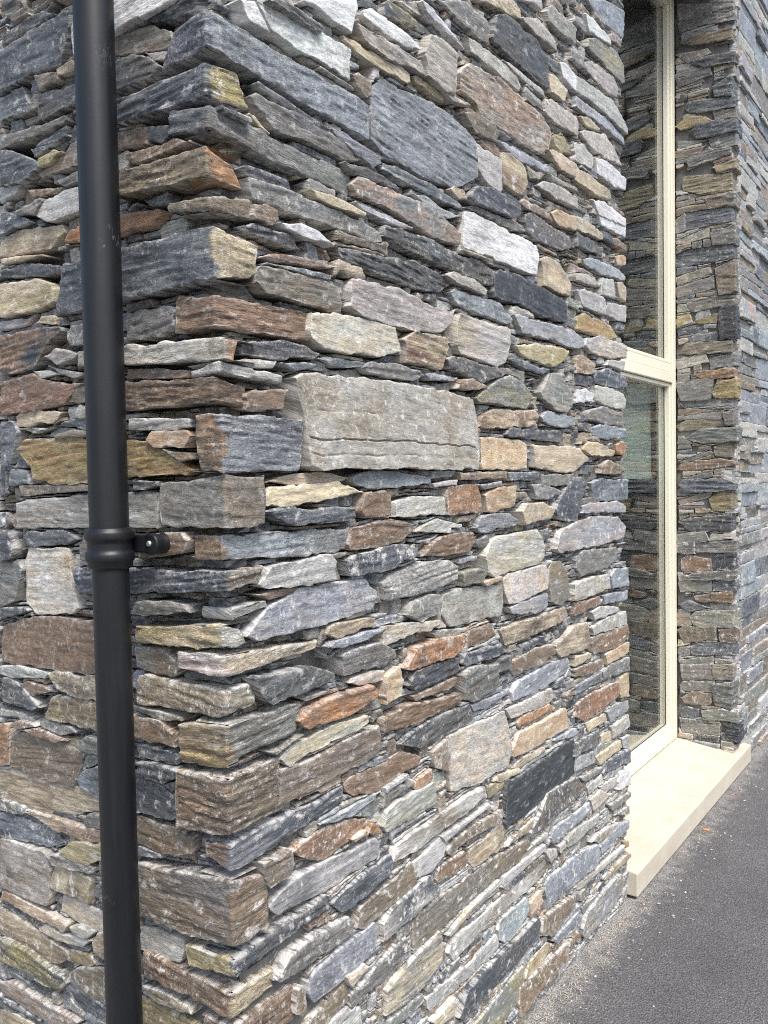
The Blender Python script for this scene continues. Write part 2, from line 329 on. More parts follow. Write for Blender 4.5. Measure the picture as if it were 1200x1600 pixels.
def stone_arrays(us, tp, bt, place, prot, seed, rv, cA, cB, amtB, relief=1.0, lime=0.6, back=0.075, rr=0.002, cpt=None, grooves=None):
    """grid of one split stone; place(U, W) -> x, y ; returns verts, faces, attributes"""
    rng = np.random.default_rng(seed)
    n = len(us); u0, u1 = us[0], us[-1]; L = u1 - u0
    rag = min(1.0, np.median(tp - bt) / 0.03)
    tp = tp + rag * (vn(us * 33, 0, seed) * .0045 + vn(us * 95, 1, seed) * .0018 + np.where(vn(us * 21, 0 + 30, seed) > .28, .003, 0) * -1)
    bt = bt + rag * (vn(us * 33, 5, seed) * .0045 + vn(us * 95, 6, seed) * .0018 + np.where(vn(us * 21, 5 + 30, seed) > .28, .003, 0) * 1)
    mid = (tp + bt) / 2; hmin = .003
    tp = np.maximum(tp, mid + hmin / 2); bt = np.minimum(bt, mid - hmin / 2)
    h = tp - bt; hm = h.max()
    r = rr * rng.uniform(.7, 1.5)
    re = min(.22, r / hm); k = int(np.clip(hm * (1 - 2 * re) / rv, 2, 60))
    ts = np.concatenate([[0, .3 * re], np.linspace(re, 1 - re, k + 1), [1 - .3 * re, 1]]); m = len(ts)
    U = np.repeat(us[:, None], m, 1); T = np.repeat(ts[None, :], n, 0); V = bt[:, None] + h[:, None] * T
    eu = np.minimum(U - u0, u1 - U); ev = np.minimum(T, 1 - T) * h[:, None]
    sg = np.where(U - u0 < u1 - U, -1, 1)
    U2 = U + sg * np.exp(-eu / .008) * (vn(V * 90, 3, seed) * .007 + vn(V * 260, 4, seed) * .003) * min(1, L / .05)
    rl = r * (.5 + 4.0 * np.maximum(0, vn(U * 45, V * 45, seed + 11) - .12) + .6 * (vn(U * 15, V * 15, seed + 12) + .5))
    def dr(e): q = 1 - np.clip(e / rl, 0, 1); return rl * (1 - np.sqrt(np.maximum(0, 1 - q * q)))
    drop = np.maximum(dr(ev), dr(eu))
    # bedding: laminae of different height, broken along their length
    lt = rng.uniform(.005, .012); tilt = rng.uniform(-.10, .10)
    q = (V - mid[:, None].mean() + tilt * (U - u0)) / lt + 1.3 * vn(U * 9, V * 14, seed + 3)
    qi = np.floor(q); fr = q - qi; s_ = np.clip((fr - .78) / .22, 0, 1); s_ = s_ * s_ * (3 - 2 * s_)
    def lam(i): return vn(U * rng0 + i * 7.31, i * 3.7, seed + 5) * 1.1
    rng0 = rng.uniform(10, 22)
    lam_v = lam(qi) * (1 - s_) + lam(qi + 1) * s_
    big = vn(U * 6, V * 9, seed + 7) * .0035 + vn(U * 24, V * 50, seed + 8) * .0034 + vn(U * 75, V * 170, seed + 9) * .0026
    W = prot + relief * (lam_v * .0062 + big) + rng.uniform(-.05, .05) * (V - mid[:, None]) * 1.5 + rng.uniform(-.02, .02) * (U - (u0 + u1) / 2) - drop
    if grooves:
        for g_, w_, d_ in grooves: W = W - d_ * np.exp(-((T - g_ + .004 * vn(U * 14, 3, seed)) / w_) ** 2)
    edge = np.exp(-np.minimum(ev * np.where(T > .5, 1, 1.8), eu) / .0042)
    def pad(A, f=None):
        B = np.empty((n + 2, m + 2)); B[1:-1, 1:-1] = A
        B[0, 1:-1] = A[0]; B[-1, 1:-1] = A[-1]; B[:, 0] = B[:, 1]; B[:, -1] = B[:, -2]
        return B
    Ub, Vb, Wb, eb = pad(U2), pad(V), pad(W), pad(edge)
    ring = np.ones((n + 2, m + 2), bool); ring[1:-1, 1:-1] = False
    Wb[ring] = prot - back
    Vb[:, 0] += .004 + .006 * vn(Ub[:, 0] * 30, 9, seed); Vb[:, -1] -= .004 + .006 * vn(Ub[:, -1] * 30, 8, seed)
    X, Y = place(Ub, Wb)
    co = np.stack([X, Y, Vb], -1).reshape(-1, 3)
    I = np.arange((n + 2) * (m + 2)).reshape(n + 2, m + 2)
    F = np.stack([I[:-1, :-1], I[1:, :-1], I[1:, 1:], I[:-1, 1:]], -1).reshape(-1, 4)
    N = len(co)
    su, sv = rng.uniform(.55, 1.5), rng.uniform(.45, 1.15)
    bed = np.stack([Ub * su, (Vb + tilt * (Ub - u0) + .35 * (Wb - prot)) * sv, np.full(Ub.shape, seed * 3.713 % 97.0) + (Wb - prot) * 2], -1).reshape(-1, 3)
    A = np.tile(np.append(cA, 1.0), (N, 1)); B = np.tile(np.append(cB, amtB), (N, 1))
    if cpt is not None:                                        # corner stones: own colour per face; some right faces paler, sky sheen painted in
        sfac = np.clip((Ub.reshape(-1) + .006 + .034 * vn(Vb.reshape(-1) * 45, 2, seed) + .014 * vn(Vb.reshape(-1) * 170, 3, seed)) / .014, 0, 1)[:, None]
        A = A * (1 - sfac) + np.append(cpt[0], 1.0) * sfac; B = B * (1 - sfac) + np.append(cpt[1], cpt[2]) * sfac
    pr = np.stack([eb.reshape(-1), np.full(N, lime), np.full(N, np.clip(.25 + .75 * relief, .2, 1)), np.ones(N)], -1)
    return co, F, bed, A, B, pr

def set_attr(me, bed, A, B, pr):
    a = me.attributes.new('bed', 'FLOAT_VECTOR', 'POINT'); a.data.foreach_set('vector', bed.astype(np.float32).ravel())
    for nm, D in (('tint', A), ('tint2', B), ('par', pr)):
        a = me.attributes.new(nm, 'FLOAT_COLOR', 'POINT'); a.data.foreach_set('color', D.astype(np.float32).ravel())

def stone_object(arr, parent, name="stone"):
    co, F, bed, A, B, pr = arr
    c = co.mean(0)
    me = mesh_np(name, co - c, F, True, 42); set_attr(me, bed, A, B, pr)
    return link(name, me, parent, tuple(c), MAT_STONE)

def stuff_object(lst, parent, name):
    if not lst: return
    off = 0; Fs = []
    for a in lst: Fs.append(a[1] + off); off += len(a[0])
    cat = [np.concatenate([a[i] for a in lst]) for i in (0, 2, 3, 4, 5)]
    me = mesh_np(name, cat[0], np.concatenate(Fs), True, 42); set_attr(me, *cat[1:])
    o = link(name, me, parent, mat=MAT_STONE); o["kind"] = "stuff"; return o

place_L = lambda U, W: (U, -W)
place_R = lambda U, W: (W, U)
place_P = lambda U, W: (U, YR - W)
def place_corner(dx, pl, ox=0.0, oy=0.0, rc=0.0045):
    rp = rc * 4 / math.pi
    def f(S, W):
        a = np.clip((S + rc) / (2 * rc), 0, 1) * math.pi / 2
        bx = np.where(S < -rc, dx - rp + (S + rc), np.where(S > rc, dx, dx - rp + rp * np.sin(a)))
        by = np.where(S < -rc, -pl, np.where(S > rc, -pl + rp + (S - rc), -pl + rp - rp * np.cos(a)))
        return ox + bx + np.sin(a) * W, oy + by - np.cos(a) * W
    return f

CELL = 0.0025
class Face:
    def __init__(s, u0, u1, z0, z1): s.u0, s.z0 = u0, z0; s.nu = int((u1 - u0) / CELL); s.nz = int((z1 - z0) / CELL); s.G = np.zeros((s.nz, s.nu), bool)
    def mark(s, us, tp, bt):
        j0 = max(0, int((us[0] - s.u0) / CELL)); j1 = min(s.nu, int((us[-1] - s.u0) / CELL) + 1)
        if j1 <= j0: return
        uu = s.u0 + (np.arange(j0, j1) + .5) * CELL
        t = np.interp(uu, us, tp); b = np.interp(uu, us, bt)
        for j, a, c in zip(range(j0, j1), b, t):
            i0 = max(0, int(round((a - s.z0) / CELL))); i1 = min(s.nz, int(round((c - s.z0) / CELL)))
            if i1 > i0: s.G[i0:i1, j] = True
    def fill(s, rng, sizes):
        """lay further stones bottom-up into whatever is still open"""
        G = s.G; flat = G.reshape(-1); p = 0; out = []
        while True:
            q = flat[p:].argmin()
            if flat[p + q]: break
            p += q; i, j = divmod(p, s.nu)
            Lm, Hm = sizes(rng); Hc = max(3, int(Hm / CELL)); Lc = int(Lm / CELL)
            sl = rng.uniform(-.10, .10); bs, tsn = [], []
            for k in range(j, min(s.nu, j + Lc)):
                seg = G[i:i + 8, k]
                if seg.all(): break
                b = i + int(seg.argmin())
                if bs and abs(b - bs[-1]) > 3: break
                hc = max(3, int(Hc * (1 + sl * (k - j) / max(Lc, 1))) + i - b)
                col_ = G[b:b + hc, k]
                t_ = b + (int(col_.argmax()) if col_.any() else len(col_))
                if tsn and (t_ - b) < .4 * (tsn[-1] - bs[-1]) and len(bs) > 4: break
                bs.append(b); tsn.append(t_)
            if len(bs) < 1: flat[p] = True; continue
            for k, (b, t_) in enumerate(zip(bs, tsn)): G[b:t_, j + k] = True
            flat[p] = True
            bs = np.array(bs, float); tsn = np.array(tsn, float)
            if len(bs) * CELL < .020 or np.median(tsn - bs) * CELL < .005: continue
            if len(bs) > 6:
                kern = np.ones(5) / 5; pb = np.pad(bs, 2, 'edge'); pt = np.pad(tsn, 2, 'edge')
                bs = np.maximum(bs, np.convolve(pb, kern, 'valid')); tsn = np.minimum(tsn, np.convolve(pt, kern, 'valid') + .3)
            g = rng.uniform(.0006, .0018)
            uu = s.u0 + (j + np.arange(len(bs)) + .5) * CELL
            out.append((uu, s.z0 + tsn * CELL - g, s.z0 + bs * CELL + g))
        return out

def resample(uu, tp, bt, du, r, g=0.001):
    us = cols(uu[0] + g, uu[-1] - g, du, r)
    return us, np.interp(us, uu, tp), np.interp(us, uu, bt)

DATA = """
L d 4 -621,2486 -479,2491 -435,2469 -481,2467 -587,2465 -623,2464
L d 6 -620,2451 -505,2458 -386,2461 -391,2426 -417,2370 -510,2375 -625,2372
L b 7 -597,2518 -520,2510 -516,2495 -572,2496
L w 9 -379,2415 -365,2444 -250,2439 -83,2384 -96,2379 -172,2377 -251,2377 -369,2361
L bt 6 -430,2362 -384,2367 -372,2354 -372,2345 -429,2346
L b 9 -498,2364 -458,2365 -426,2356 -427,2341 -486,2336
L d -6 -645,2370 -565,2370 -537,2322 -540,2313 -648,2316
L d 1 -498,2329 -375,2323 -313,2323 -315,2277 -375,2278 -452,2282 -509,2279 -483,2297
L g 9 -626,2275 -408,2266 -405,2257 -416,2249 -513,2248 -628,2250
L d 4 -527,2230 -408,2249 -406,2227 -451,2219 -514,2210
L d 8 -629,2249 -583,2239 -506,2199 -504,2186 -546,2172 -634,2178
L rv -4 -512,2181 -436,2201 -406,2214 -316,2214 -318,2173 -383,2169 -505,2169
L g 2 -446,2150 -376,2155 -321,2157 -322,2139 -374,2135 -428,2134
L p -2 -651,2181 -575,2173 -593,2155 -653,2143
L p 3 -517,2104 -481,2124 -371,2126 -311,2127 -314,2079 -373,2076 -478,2073 -518,2094
L d 3 -646,2125 -610,2121 -543,2092 -532,2085 -648,2082
L tr -6 -664,2070 -598,2081 -443,2068 -438,2050 -488,2027 -618,2032 -666,2036
L o -3 -427,2029 -413,2051 -260,2053 -153,2040 -156,2029 -185,2016 -257,2017 -378,2016
L r -2 -558,2155 -438,2138 -454,2131 -531,2135
L g 9 -581,2118 -493,2125 -491,2116 -514,2092 -579,2104
L y 6 -498,2205 -449,2210 -426,2200 -466,2184 -502,2186
L r -3 -306,2201 -261,2201 -178,2193 -177,2163 -263,2169 -308,2169
L r 7 -230,2155 -125,2148 -100,2149 -56,2134 -113,2129 -208,2130 -226,2140
L b -4 -265,2374 -162,2368 -108,2340 -103,2317 -114,2312 -267,2342
L d 4 -290,2331 -255,2333 -216,2329 -181,2319 -135,2287 -153,2270 -256,2270 -293,2271
L v -4 -182,2322 -114,2309 -127,2296 -157,2302
L p -6 -262,2209 -198,2205 -190,2197 -262,2204
L k 8 -163,2184 -106,2172 -104,2159 -128,2148 -166,2160
L d -3 -192,2063 -131,2065 -136,2049 -179,2049
L dk -3 -185,2408 -52,2395 -40,2386 -53,2358 -102,2357 -178,2375
L t 1 -655,2030 -602,2028 -500,2015 -585,2015 -656,2018
L d -4 -665,2008 -575,2011 -444,1984 -442,1973 -504,1974 -666,1992
L ty 8 -648,1972 -526,1968 -477,1956 -462,1938 -466,1913 -508,1904 -652,1905
L l -1 -667,1901 -539,1896 -568,1881 -669,1879
L to 1 -533,1880 -512,1892 -469,1889 -467,1871
L do 10 -651,1866 -534,1866 -441,1864 -439,1852 -503,1818 -539,1787 -656,1784
L g 8 -422,1848 -403,1861 -360,1859 -308,1858 -310,1819 -360,1818 -416,1822
L v 10 -496,1809 -455,1821 -388,1805 -394,1795 -457,1786
L v 1 -496,1789 -381,1766 -402,1757 -459,1770
L p 2 -549,1782 -496,1781 -459,1771 -524,1767
L r 6 -664,1769 -546,1777 -519,1763 -361,1744 -397,1739 -440,1712 -494,1704 -669,1698
L b 2 -441,1713 -392,1742 -362,1740 -303,1739 -305,1699 -364,1704
L t -1 -620,1696 -590,1707 -459,1696 -474,1681 -490,1672 -621,1674
L p 0 -412,1697 -401,1705 -365,1705 -326,1702 -327,1675 -408,1679
L d -4 -494,1668 -429,1679 -372,1679 -313,1679 -314,1656 -374,1655
L g 0 -608,1666 -579,1668 -489,1664 -545,1655
L b 10 -475,1648 -421,1656 -355,1653 -356,1640 -470,1642
L d 9 -664,1684 -627,1687 -605,1661 -633,1594 -669,1602
L yo 4 -613,1622 -579,1646 -359,1639 -248,1630 -203,1628 -155,1607 -81,1573 -98,1562 -247,1560 -363,1552 -468,1547 -556,1559 -560,1582 -588,1603
L b 2 -615,1546 -583,1549 -364,1547 -362,1535 -601,1526
L pb -1 -631,1457 -630,1512 -594,1519 -366,1528 -249,1533 -177,1532 -185,1498 -180,1466 -359,1463
L d -5 -693,1592 -668,1595 -675,1533 -697,1522
L g -2 -254,1866 -173,1870 -151,1870 -119,1863 -119,1824 -158,1814 -254,1817
L p 7 -241,1670 -99,1662 -75,1659 -79,1644 -155,1643 -240,1649
L to 8 -196,1628 -180,1642 -86,1639 -74,1631 -92,1610 -172,1615
L g 0 -248,1761 -158,1756 -79,1745 -83,1733 -249,1743
L b 7 -152,1607 -77,1601 -77,1589 -106,1586
L d 6 -240,1555 -168,1553 -166,1542 -204,1537 -240,1537
L d 0 -607,1441 -586,1450 -457,1456 -416,1438 -464,1425 -593,1419
L tw -5 -607,1389 -596,1415 -456,1420 -451,1370 -431,1299 -453,1285 -575,1277 -610,1290
L d 4 -688,1446 -657,1452 -644,1413 -655,1388 -692,1383
L g -4 -707,1375 -644,1388 -627,1368 -636,1326 -649,1301 -713,1279
L d 3 -700,1281 -609,1291 -591,1282 -640,1268 -702,1263
L r -1 -709,1239 -615,1268 -500,1275 -358,1277 -299,1272 -304,1185 -369,1171 -479,1165 -592,1165 -714,1157
L b 3 -406,1433 -380,1444 -335,1445 -337,1404 -408,1398
L rb 9 -222,1448 -160,1458 -104,1460 -90,1446 -101,1425 -162,1412 -224,1409
L g 7 -238,1327 -168,1334 -108,1332 -87,1318 -214,1302 -239,1303
L p 1 -712,1152 -650,1159 -539,1158 -545,1144 -676,1130 -713,1134
L bt 7 -521,1158 -501,1167 -425,1167 -353,1174 -284,1179 -287,1127 -356,1120 -428,1118 -481,1123 -508,1139
L d 4 -708,1125 -682,1131 -623,1114 -566,1081 -596,1071 -711,1071
L r 0 -635,1119 -611,1129 -564,1128 -514,1120 -595,1100
L p -4 -726,1055 -669,1057 -609,1052 -584,1038 -599,1031 -664,1040 -727,1035
L b 4 -542,1067 -520,1107 -498,1115 -422,1117 -361,1116 -292,1116 -294,1062 -364,1059 -452,1060 -540,1057
L g 3 -567,1046 -535,1056 -458,1053 -443,1045 -492,1032 -559,1037
L b 9 -665,1029 -643,1041 -584,1043 -575,1038 -644,1022
L r 9 -632,1022 -584,1035 -510,1033 -472,1026 -505,1015 -585,1017
L or 4 -715,1020 -684,1025 -689,935 -721,926
L b 0 -689,998 -630,1013 -487,1014 -423,1003 -441,959 -459,934 -503,929 -606,928 -690,930
L g 8 -425,1030 -399,1044 -358,1047 -289,1049 -291,1014 -360,1009 -421,1014
L b -6 -492,1022 -456,1034 -441,1007 -485,1006
L bg -4 -253,1239 -185,1243 -129,1216 -148,1194 -205,1193 -255,1199
L b 3 -249,1128 -181,1125 -125,1122 -125,1116 -182,1110 -250,1119
L rb 4 -287,1107 -245,1107 -181,1108 -147,1089 -144,1063 -183,1061 -247,1064 -289,1063
L d -4 -257,1054 -192,1056 -148,1051 -149,1027 -258,1026
L bt -4 -734,914 -671,922 -553,924 -453,928 -380,922 -310,922 -311,903 -381,891 -461,871 -539,865 -545,851 -615,845 -738,852
L l 3 -447,946 -420,971 -367,990 -307,994 -310,937 -370,930 -432,932
L d 7 -245,1022 -181,1025 -120,1027 -147,1004 -182,991 -246,994
L d -5 -305,970 -261,980 -197,982 -157,968 -154,936 -173,920 -264,916 -307,913
L dl -2 -739,814 -675,824 -540,820 -501,802 -571,777 -679,771 -742,760
L g 7 -720,853 -640,852 -616,848 -641,836 -722,826
L rt 7 -626,843 -605,852 -486,852 -369,859 -310,859 -310,843 -370,837 -444,825 -543,830
L g 5 -423,872 -401,886 -360,892 -301,892 -302,873 -413,854
L rb -6 -309,896 -261,904 -201,905 -113,903 -119,869 -158,860 -203,855 -263,856 -311,855
L pb 6 -729,759 -691,764 -559,771 -541,737 -554,658 -613,652 -723,648 -736,652
L ty 10 -501,793 -461,817 -366,838 -307,842 -308,810 -368,799 -410,783 -485,783
L g 10 -547,768 -507,781 -405,783 -374,781 -400,766 -519,758
L bt 5 -548,715 -527,748 -482,755 -407,754 -418,702 -496,698 -546,698
L pt -5 -525,651 -515,685 -446,690 -383,691 -323,695 -325,646 -386,641 -460,639
L rt 7 -734,638 -714,647 -507,638 -485,634 -505,618 -612,618 -735,623
L bt -2 -753,592 -728,592 -600,582 -498,568 -504,552 -533,533 -633,526 -757,536
L pt 4 -594,597 -570,610 -502,611 -415,623 -443,600 -531,588 -595,590
L p 9 -477,634 -450,642 -400,643 -419,629 -467,623
L tr 5 -406,623 -392,644 -371,650 -311,655 -313,606 -374,600 -399,605
L yb -4 -505,575 -428,585 -408,572 -440,558 -506,551
L b -1 -493,529 -470,546 -384,574 -323,587 -327,505 -388,500 -483,501
L dy 9 -738,531 -700,536 -615,533 -506,519 -502,504 -531,480 -618,479 -741,483
L d -4 -520,498 -497,516 -386,496 -331,489 -331,469 -388,459 -477,464 -510,481
L rv 4 -747,427 -714,438 -598,437 -458,435 -514,400 -631,394 -742,395
L tb 1 -763,360 -637,368 -549,365 -768,284
L p -3 -263,691 -225,699 -145,701 -141,681 -151,660 -209,651 -265,652
L g 4 -254,580 -203,585 -124,585 -120,574 -204,563 -255,564
L by -5 -267,552 -193,556 -127,548 -94,530 -271,465
R w 5 64,2381 100,2397 132,2354 82,2351
R w -3 110,2406 142,2417 382,2422 382,2361 335,2363 166,2363 153,2361
R d 9 129,2409 181,2433 288,2425 277,2410 172,2409
R w 5 232,2456 394,2526 398,2506 378,2451 298,2456
R w 9 423,2515 449,2529 489,2529 550,2534 636,2523 626,2509 567,2497 488,2494 425,2503
R v 8 396,2477 489,2485 556,2493 640,2493 657,2467 580,2457 488,2448 420,2453
R t -1 365,2446 502,2451 563,2457 601,2450 604,2430 501,2424 404,2424 364,2434
R b 0 385,2374 410,2387 449,2384 453,2353 433,2345 406,2353
R l -3 467,2382 503,2410 597,2417 741,2426 846,2415 907,2398 904,2302 780,2246 624,2241 498,2248 458,2262 454,2321
R d -4 100,2255 113,2262 172,2257 312,2243 302,2236 207,2240 137,2243
R g -5 88,2226 105,2238 155,2238 231,2239 319,2240 425,2227 430,2208 359,2195 307,2199 198,2193 149,2190 112,2209
R l -1 319,2245 340,2250 466,2238 489,2224 453,2204 329,2236
R d 4 -2,2185 78,2187 76,2177 -2,2177
R t -6 88,2199 101,2200 137,2180 112,2184
R d 5 351,2187 427,2196 540,2192 545,2176 485,2178 372,2171
R d -1 63,2099 80,2104 181,2108 189,2093 128,2088 71,2087
R g -1 77,2082 129,2088 226,2087 377,2086 478,2076 486,2057 448,2049 273,2050 86,2049
R t 7 241,2104 299,2109 416,2100 410,2089 314,2089 260,2091
R go 2 375,2150 398,2173 489,2175 628,2177 754,2166 822,2143 806,2116 716,2109 613,2119 488,2132 396,2133
R l -1 394,2119 491,2120 603,2114 597,2107 490,2101 410,2110
R r 2 89,2044 108,2046 143,2043 147,2026 130,2012 88,2013
R w 5 150,2023 181,2026 217,2034 265,2031 311,2013 216,2009 167,2013
R d -5 69,2001 97,2010 192,2008 218,1987 200,1982 72,1991
R v 10 656,2517 681,2568 713,2581 783,2577 805,2566 781,2531 792,2497 783,2464 728,2459 661,2469
R vo -6 827,2544 871,2576 1024,2600 1309,2594 1375,2569 1363,2513 1318,2486 1161,2476 934,2475 901,2492 825,2494
R v 6 734,2459 786,2466 868,2474 871,2468 785,2454
R w 8 642,2629 687,2630 787,2609 833,2597 743,2602 665,2611
R v -6 555,2596 653,2638 673,2618 666,2606 619,2592
R dy 7 494,2559 512,2574 619,2577 622,2556 554,2544 493,2535
R g 0 721,2666 866,2728 964,2722 985,2707 976,2668 896,2659 779,2664
R d 3 992,2692 1029,2762 1075,2784 1263,2791 1344,2773 1353,2689 1314,2673 1129,2674 1000,2679
R pr -6 865,2640 906,2646 1147,2655 1166,2630 1155,2609 980,2613 880,2607
R p -5 1061,2657 1098,2663 1310,2667 1321,2648 1146,2648
R t -3 904,2749 1117,2839 1166,2832 1170,2808 1116,2796 980,2770
R v 9 1174,2815 1262,2847 1383,2837 1399,2806 1251,2798 1179,2804
R g -3 1344,2907 1378,2936 1557,2944 1556,2894 1434,2879 1354,2880
R p 6 1147,2851 1292,2909 1291,2882 1239,2878
R t 9 1341,2724 1381,2734 1469,2718 1444,2674 1346,2671
R w 9 1411,2780 1458,2795 1538,2786 1543,2739 1439,2746
R v 0 1321,2649 1424,2663 1558,2663 1563,2611 1376,2595 1315,2608
R y 0 1375,2558 1457,2578 1480,2537 1420,2515 1380,2531
R p 2 904,2388 1039,2387 1042,2337 1037,2302 948,2308 907,2329
R rt 6 1036,2412 1088,2423 1175,2403 1194,2364 1153,2323 1048,2325
R r -4 921,2403 964,2420 1007,2425 1048,2407 1038,2394 963,2399
R b 6 839,2445 879,2460 989,2466 1020,2447 997,2423 894,2412
R l 7 1018,2429 1050,2439 1155,2441 1323,2448 1322,2430 1236,2424 1135,2413
R b 8 1182,2413 1298,2418 1270,2397 1202,2381
R ty -5 621,2456 641,2465 752,2461 756,2443 674,2445 630,2444
R t 9 1330,2500 1387,2512 1531,2511 1530,2471 1421,2466
R g -5 1347,2439 1550,2450 1563,2438 1369,2422
R v -1 1250,2376 1316,2406 1418,2419 1559,2417 1558,2387 1405,2374
R r 4 1138,2302 1168,2318 1360,2319 1359,2296 1187,2292
R to 9 1338,2318 1384,2338 1529,2353 1534,2310 1394,2293
R d -1 1171,2276 1227,2294 1392,2285 1493,2283 1498,2250 1437,2228 1246,2221 1185,2235
R d 9 848,2241 902,2287 988,2297 1128,2298 1136,2262 1078,2244 935,2239 856,2231
R t 3 762,2240 785,2251 831,2256 851,2237 807,2228
R d -1 494,2226 531,2232 688,2233 813,2219 821,2205 709,2201 494,2212
R l -1 602,2189 660,2198 737,2189 828,2191 774,2171 686,2166
R w -3 844,2207 889,2216 1252,2209 1267,2181 1249,2120 830,2116 839,2163
R g -5 843,2219 892,2235 1163,2244 1173,2229 1104,2218 959,2223
R l -4 1666,3074 1807,3134 1999,3167 2005,3076 1880,3064 1693,3060
R w 5 1630,3015 1684,3023 1841,3019 1848,2998 1656,2971
R g 10 1527,2966 1604,2983 1630,2959 1617,2949 1527,2946
R g -3 1656,2954 1732,2986 1924,3011 2019,2986 2027,2928 1954,2913 1689,2916 1649,2921
R v -5 1619,2860 1693,2890 1881,2909 1927,2882 1910,2849 1790,2834 1638,2842
R p 10 1524,2791 1695,2807 1854,2821 1986,2766 1986,2746 1837,2746 1653,2752 1522,2737
R l 3 1539,2725 1617,2732 1812,2745 1998,2727 1981,2708 1797,2708 1539,2691
R t 0 1582,2678 1648,2697 1751,2694 1744,2679 1620,2663
R v -2 1574,2629 1627,2651 1794,2687 1883,2666 1945,2629 1822,2611 1666,2607
R p 4 1534,2581 1598,2596 1671,2582 1664,2534 1533,2527
R w 7 1696,2583 1797,2601 1990,2590 1981,2548 1886,2535 1709,2535
R t 1 1538,2514 1615,2516 1833,2511 1840,2481 1737,2466 1536,2465
R w 1 1682,2444 1782,2461 2006,2449 2005,2421 1737,2409
R w -5 1738,2415 2022,2425 2021,2386 1766,2379
R t 9 1516,2355 1594,2363 1751,2347 1751,2324 1515,2316
R d -5 1549,2311 1654,2313 1773,2301 1765,2279 1548,2266
R r 2 1843,2355 1897,2364 2001,2358 2000,2338 1865,2335
R b 5 88,1922 96,1935 151,1935 301,1940 321,1921 328,1881 260,1883 111,1884 87,1900
R v 5 357,1940 365,1959 478,1963 533,1966 623,1956 671,1948 773,1948 772,1921 712,1893 601,1882 494,1880 395,1884 355,1898
R pt 6 231,1845 234,1869 308,1878 473,1881 519,1877 539,1827 471,1806 358,1804 266,1804 233,1818
R r 0 102,1951 141,1965 222,1972 319,1972 294,1962 230,1958 158,1953
R d 5 117,1942 214,1950 297,1950 291,1941 238,1938 151,1940
R d -2 322,2014 375,2021 489,2027 615,2042 719,2031 766,2013 718,1988 647,1980 518,1985 429,1986 337,1991
R d 2 46,1790 75,1796 151,1806 214,1804 261,1794 246,1784 167,1773 90,1768 46,1769
R p 6 29,1758 49,1763 135,1766 122,1752 60,1750
R d 5 150,1766 209,1773 242,1771 237,1762 181,1753
R d -1 260,1785 285,1792 412,1791 400,1780 314,1772
R g 9 403,1782 420,1794 528,1801 605,1790 624,1778 591,1768 466,1766 414,1770
R r 4 55,1705 77,1713 145,1720 162,1716 153,1703 148,1680 84,1672 56,1675
R nB 12 172,1740 200,1752 461,1759 586,1760 725,1754 857,1747 868,1722 880,1682 882,1601 868,1567 516,1568 322,1570 241,1567 208,1576 201,1634 193,1670 184,1699
R t -6 107,1548 168,1559 263,1566 355,1552 333,1544 177,1541
R t 3 97,1522 115,1539 204,1540 312,1545 398,1523 301,1510 157,1501 101,1501
R l -2 361,1554 428,1565 475,1565 537,1561 670,1551 669,1536 536,1529 427,1529 366,1541
R r 5 377,1481 398,1520 464,1527 485,1514 487,1469 404,1466
R d 1 490,2093 646,2105 813,2095 927,2101 988,2092 987,2050 909,2045 812,2052 658,2049 547,2059 486,2071
R tb 7 1272,2171 1316,2188 1407,2187 1497,2141 1477,2101 1417,2094 1281,2099
R k 4 990,2071 1027,2097 1132,2105 1286,2096 1458,2076 1457,2013 1284,2008 1129,2022 989,2017
R v 7 734,2029 772,2045 866,2045 941,2029 932,2014 866,2017 756,2022
R l 0 772,1997 791,2008 878,2008 1016,2009 1043,1996 1089,1973 1060,1956 953,1962 813,1970 775,1980
R pt 4 783,1872 788,1927 804,1949 868,1946 1060,1947 1074,1932 1068,1884 1039,1851 984,1837 915,1843 801,1851
R rt 6 553,1860 599,1878 724,1884 743,1875 738,1848 715,1804 665,1807 558,1808
R l 7 1094,1990 1173,1992 1390,1999 1524,1997 1595,1975 1588,1954 1510,1943 1276,1947 1141,1944
R ty 0 1116,1907 1187,1921 1348,1933 1478,1933 1453,1906 1381,1875 1216,1877 1145,1888
R d 7 1052,1865 1129,1872 1318,1859 1273,1841 1128,1850
R d 8 734,1829 757,1840 859,1841 995,1834 1013,1814 907,1789 809,1801 741,1810
R l 5 631,1786 659,1792 783,1789 768,1780 658,1775
R b 10 783,1787 854,1793 938,1783 886,1765 782,1764
R g 9 878,1750 974,1794 1057,1822 1114,1818 1184,1797 1214,1763 1162,1738 1064,1737 886,1737
R rt 2 906,1679 915,1704 976,1726 1218,1734 1244,1720 1216,1687 914,1673
R d 2 1047,1663 1066,1681 1405,1682 1441,1661 1393,1650 1066,1655
R to -3 915,1651 1135,1648 1175,1636 1168,1568 913,1567
R t 7 1215,1636 1503,1637 1606,1603 1606,1593 1501,1562 1439,1553 1224,1573
R g 9 1258,1789 1325,1850 1395,1856 1503,1801 1489,1761 1440,1738 1357,1744 1268,1767
R l 2 1267,1721 1317,1737 1506,1727 1512,1703 1419,1689 1282,1701
R rt 5 784,1561 1039,1560 1043,1543 791,1542
R d 6 1048,1560 1238,1559 1243,1536 1066,1538
R g 6 1259,1549 1492,1552 1442,1518 1269,1517
R g -3 1208,1523 1289,1526 1426,1499 1344,1477 1233,1481
R g 6 885,1528 1008,1535 1008,1522 910,1515
R ro 3 733,1527 883,1530 907,1474 873,1459 731,1458
R to 5 922,1503 993,1522 1096,1520 1095,1467 991,1454 938,1457
R p 1 515,1503 582,1508 722,1504 728,1458 511,1464
R g 4 664,1564 763,1563 755,1548 667,1547
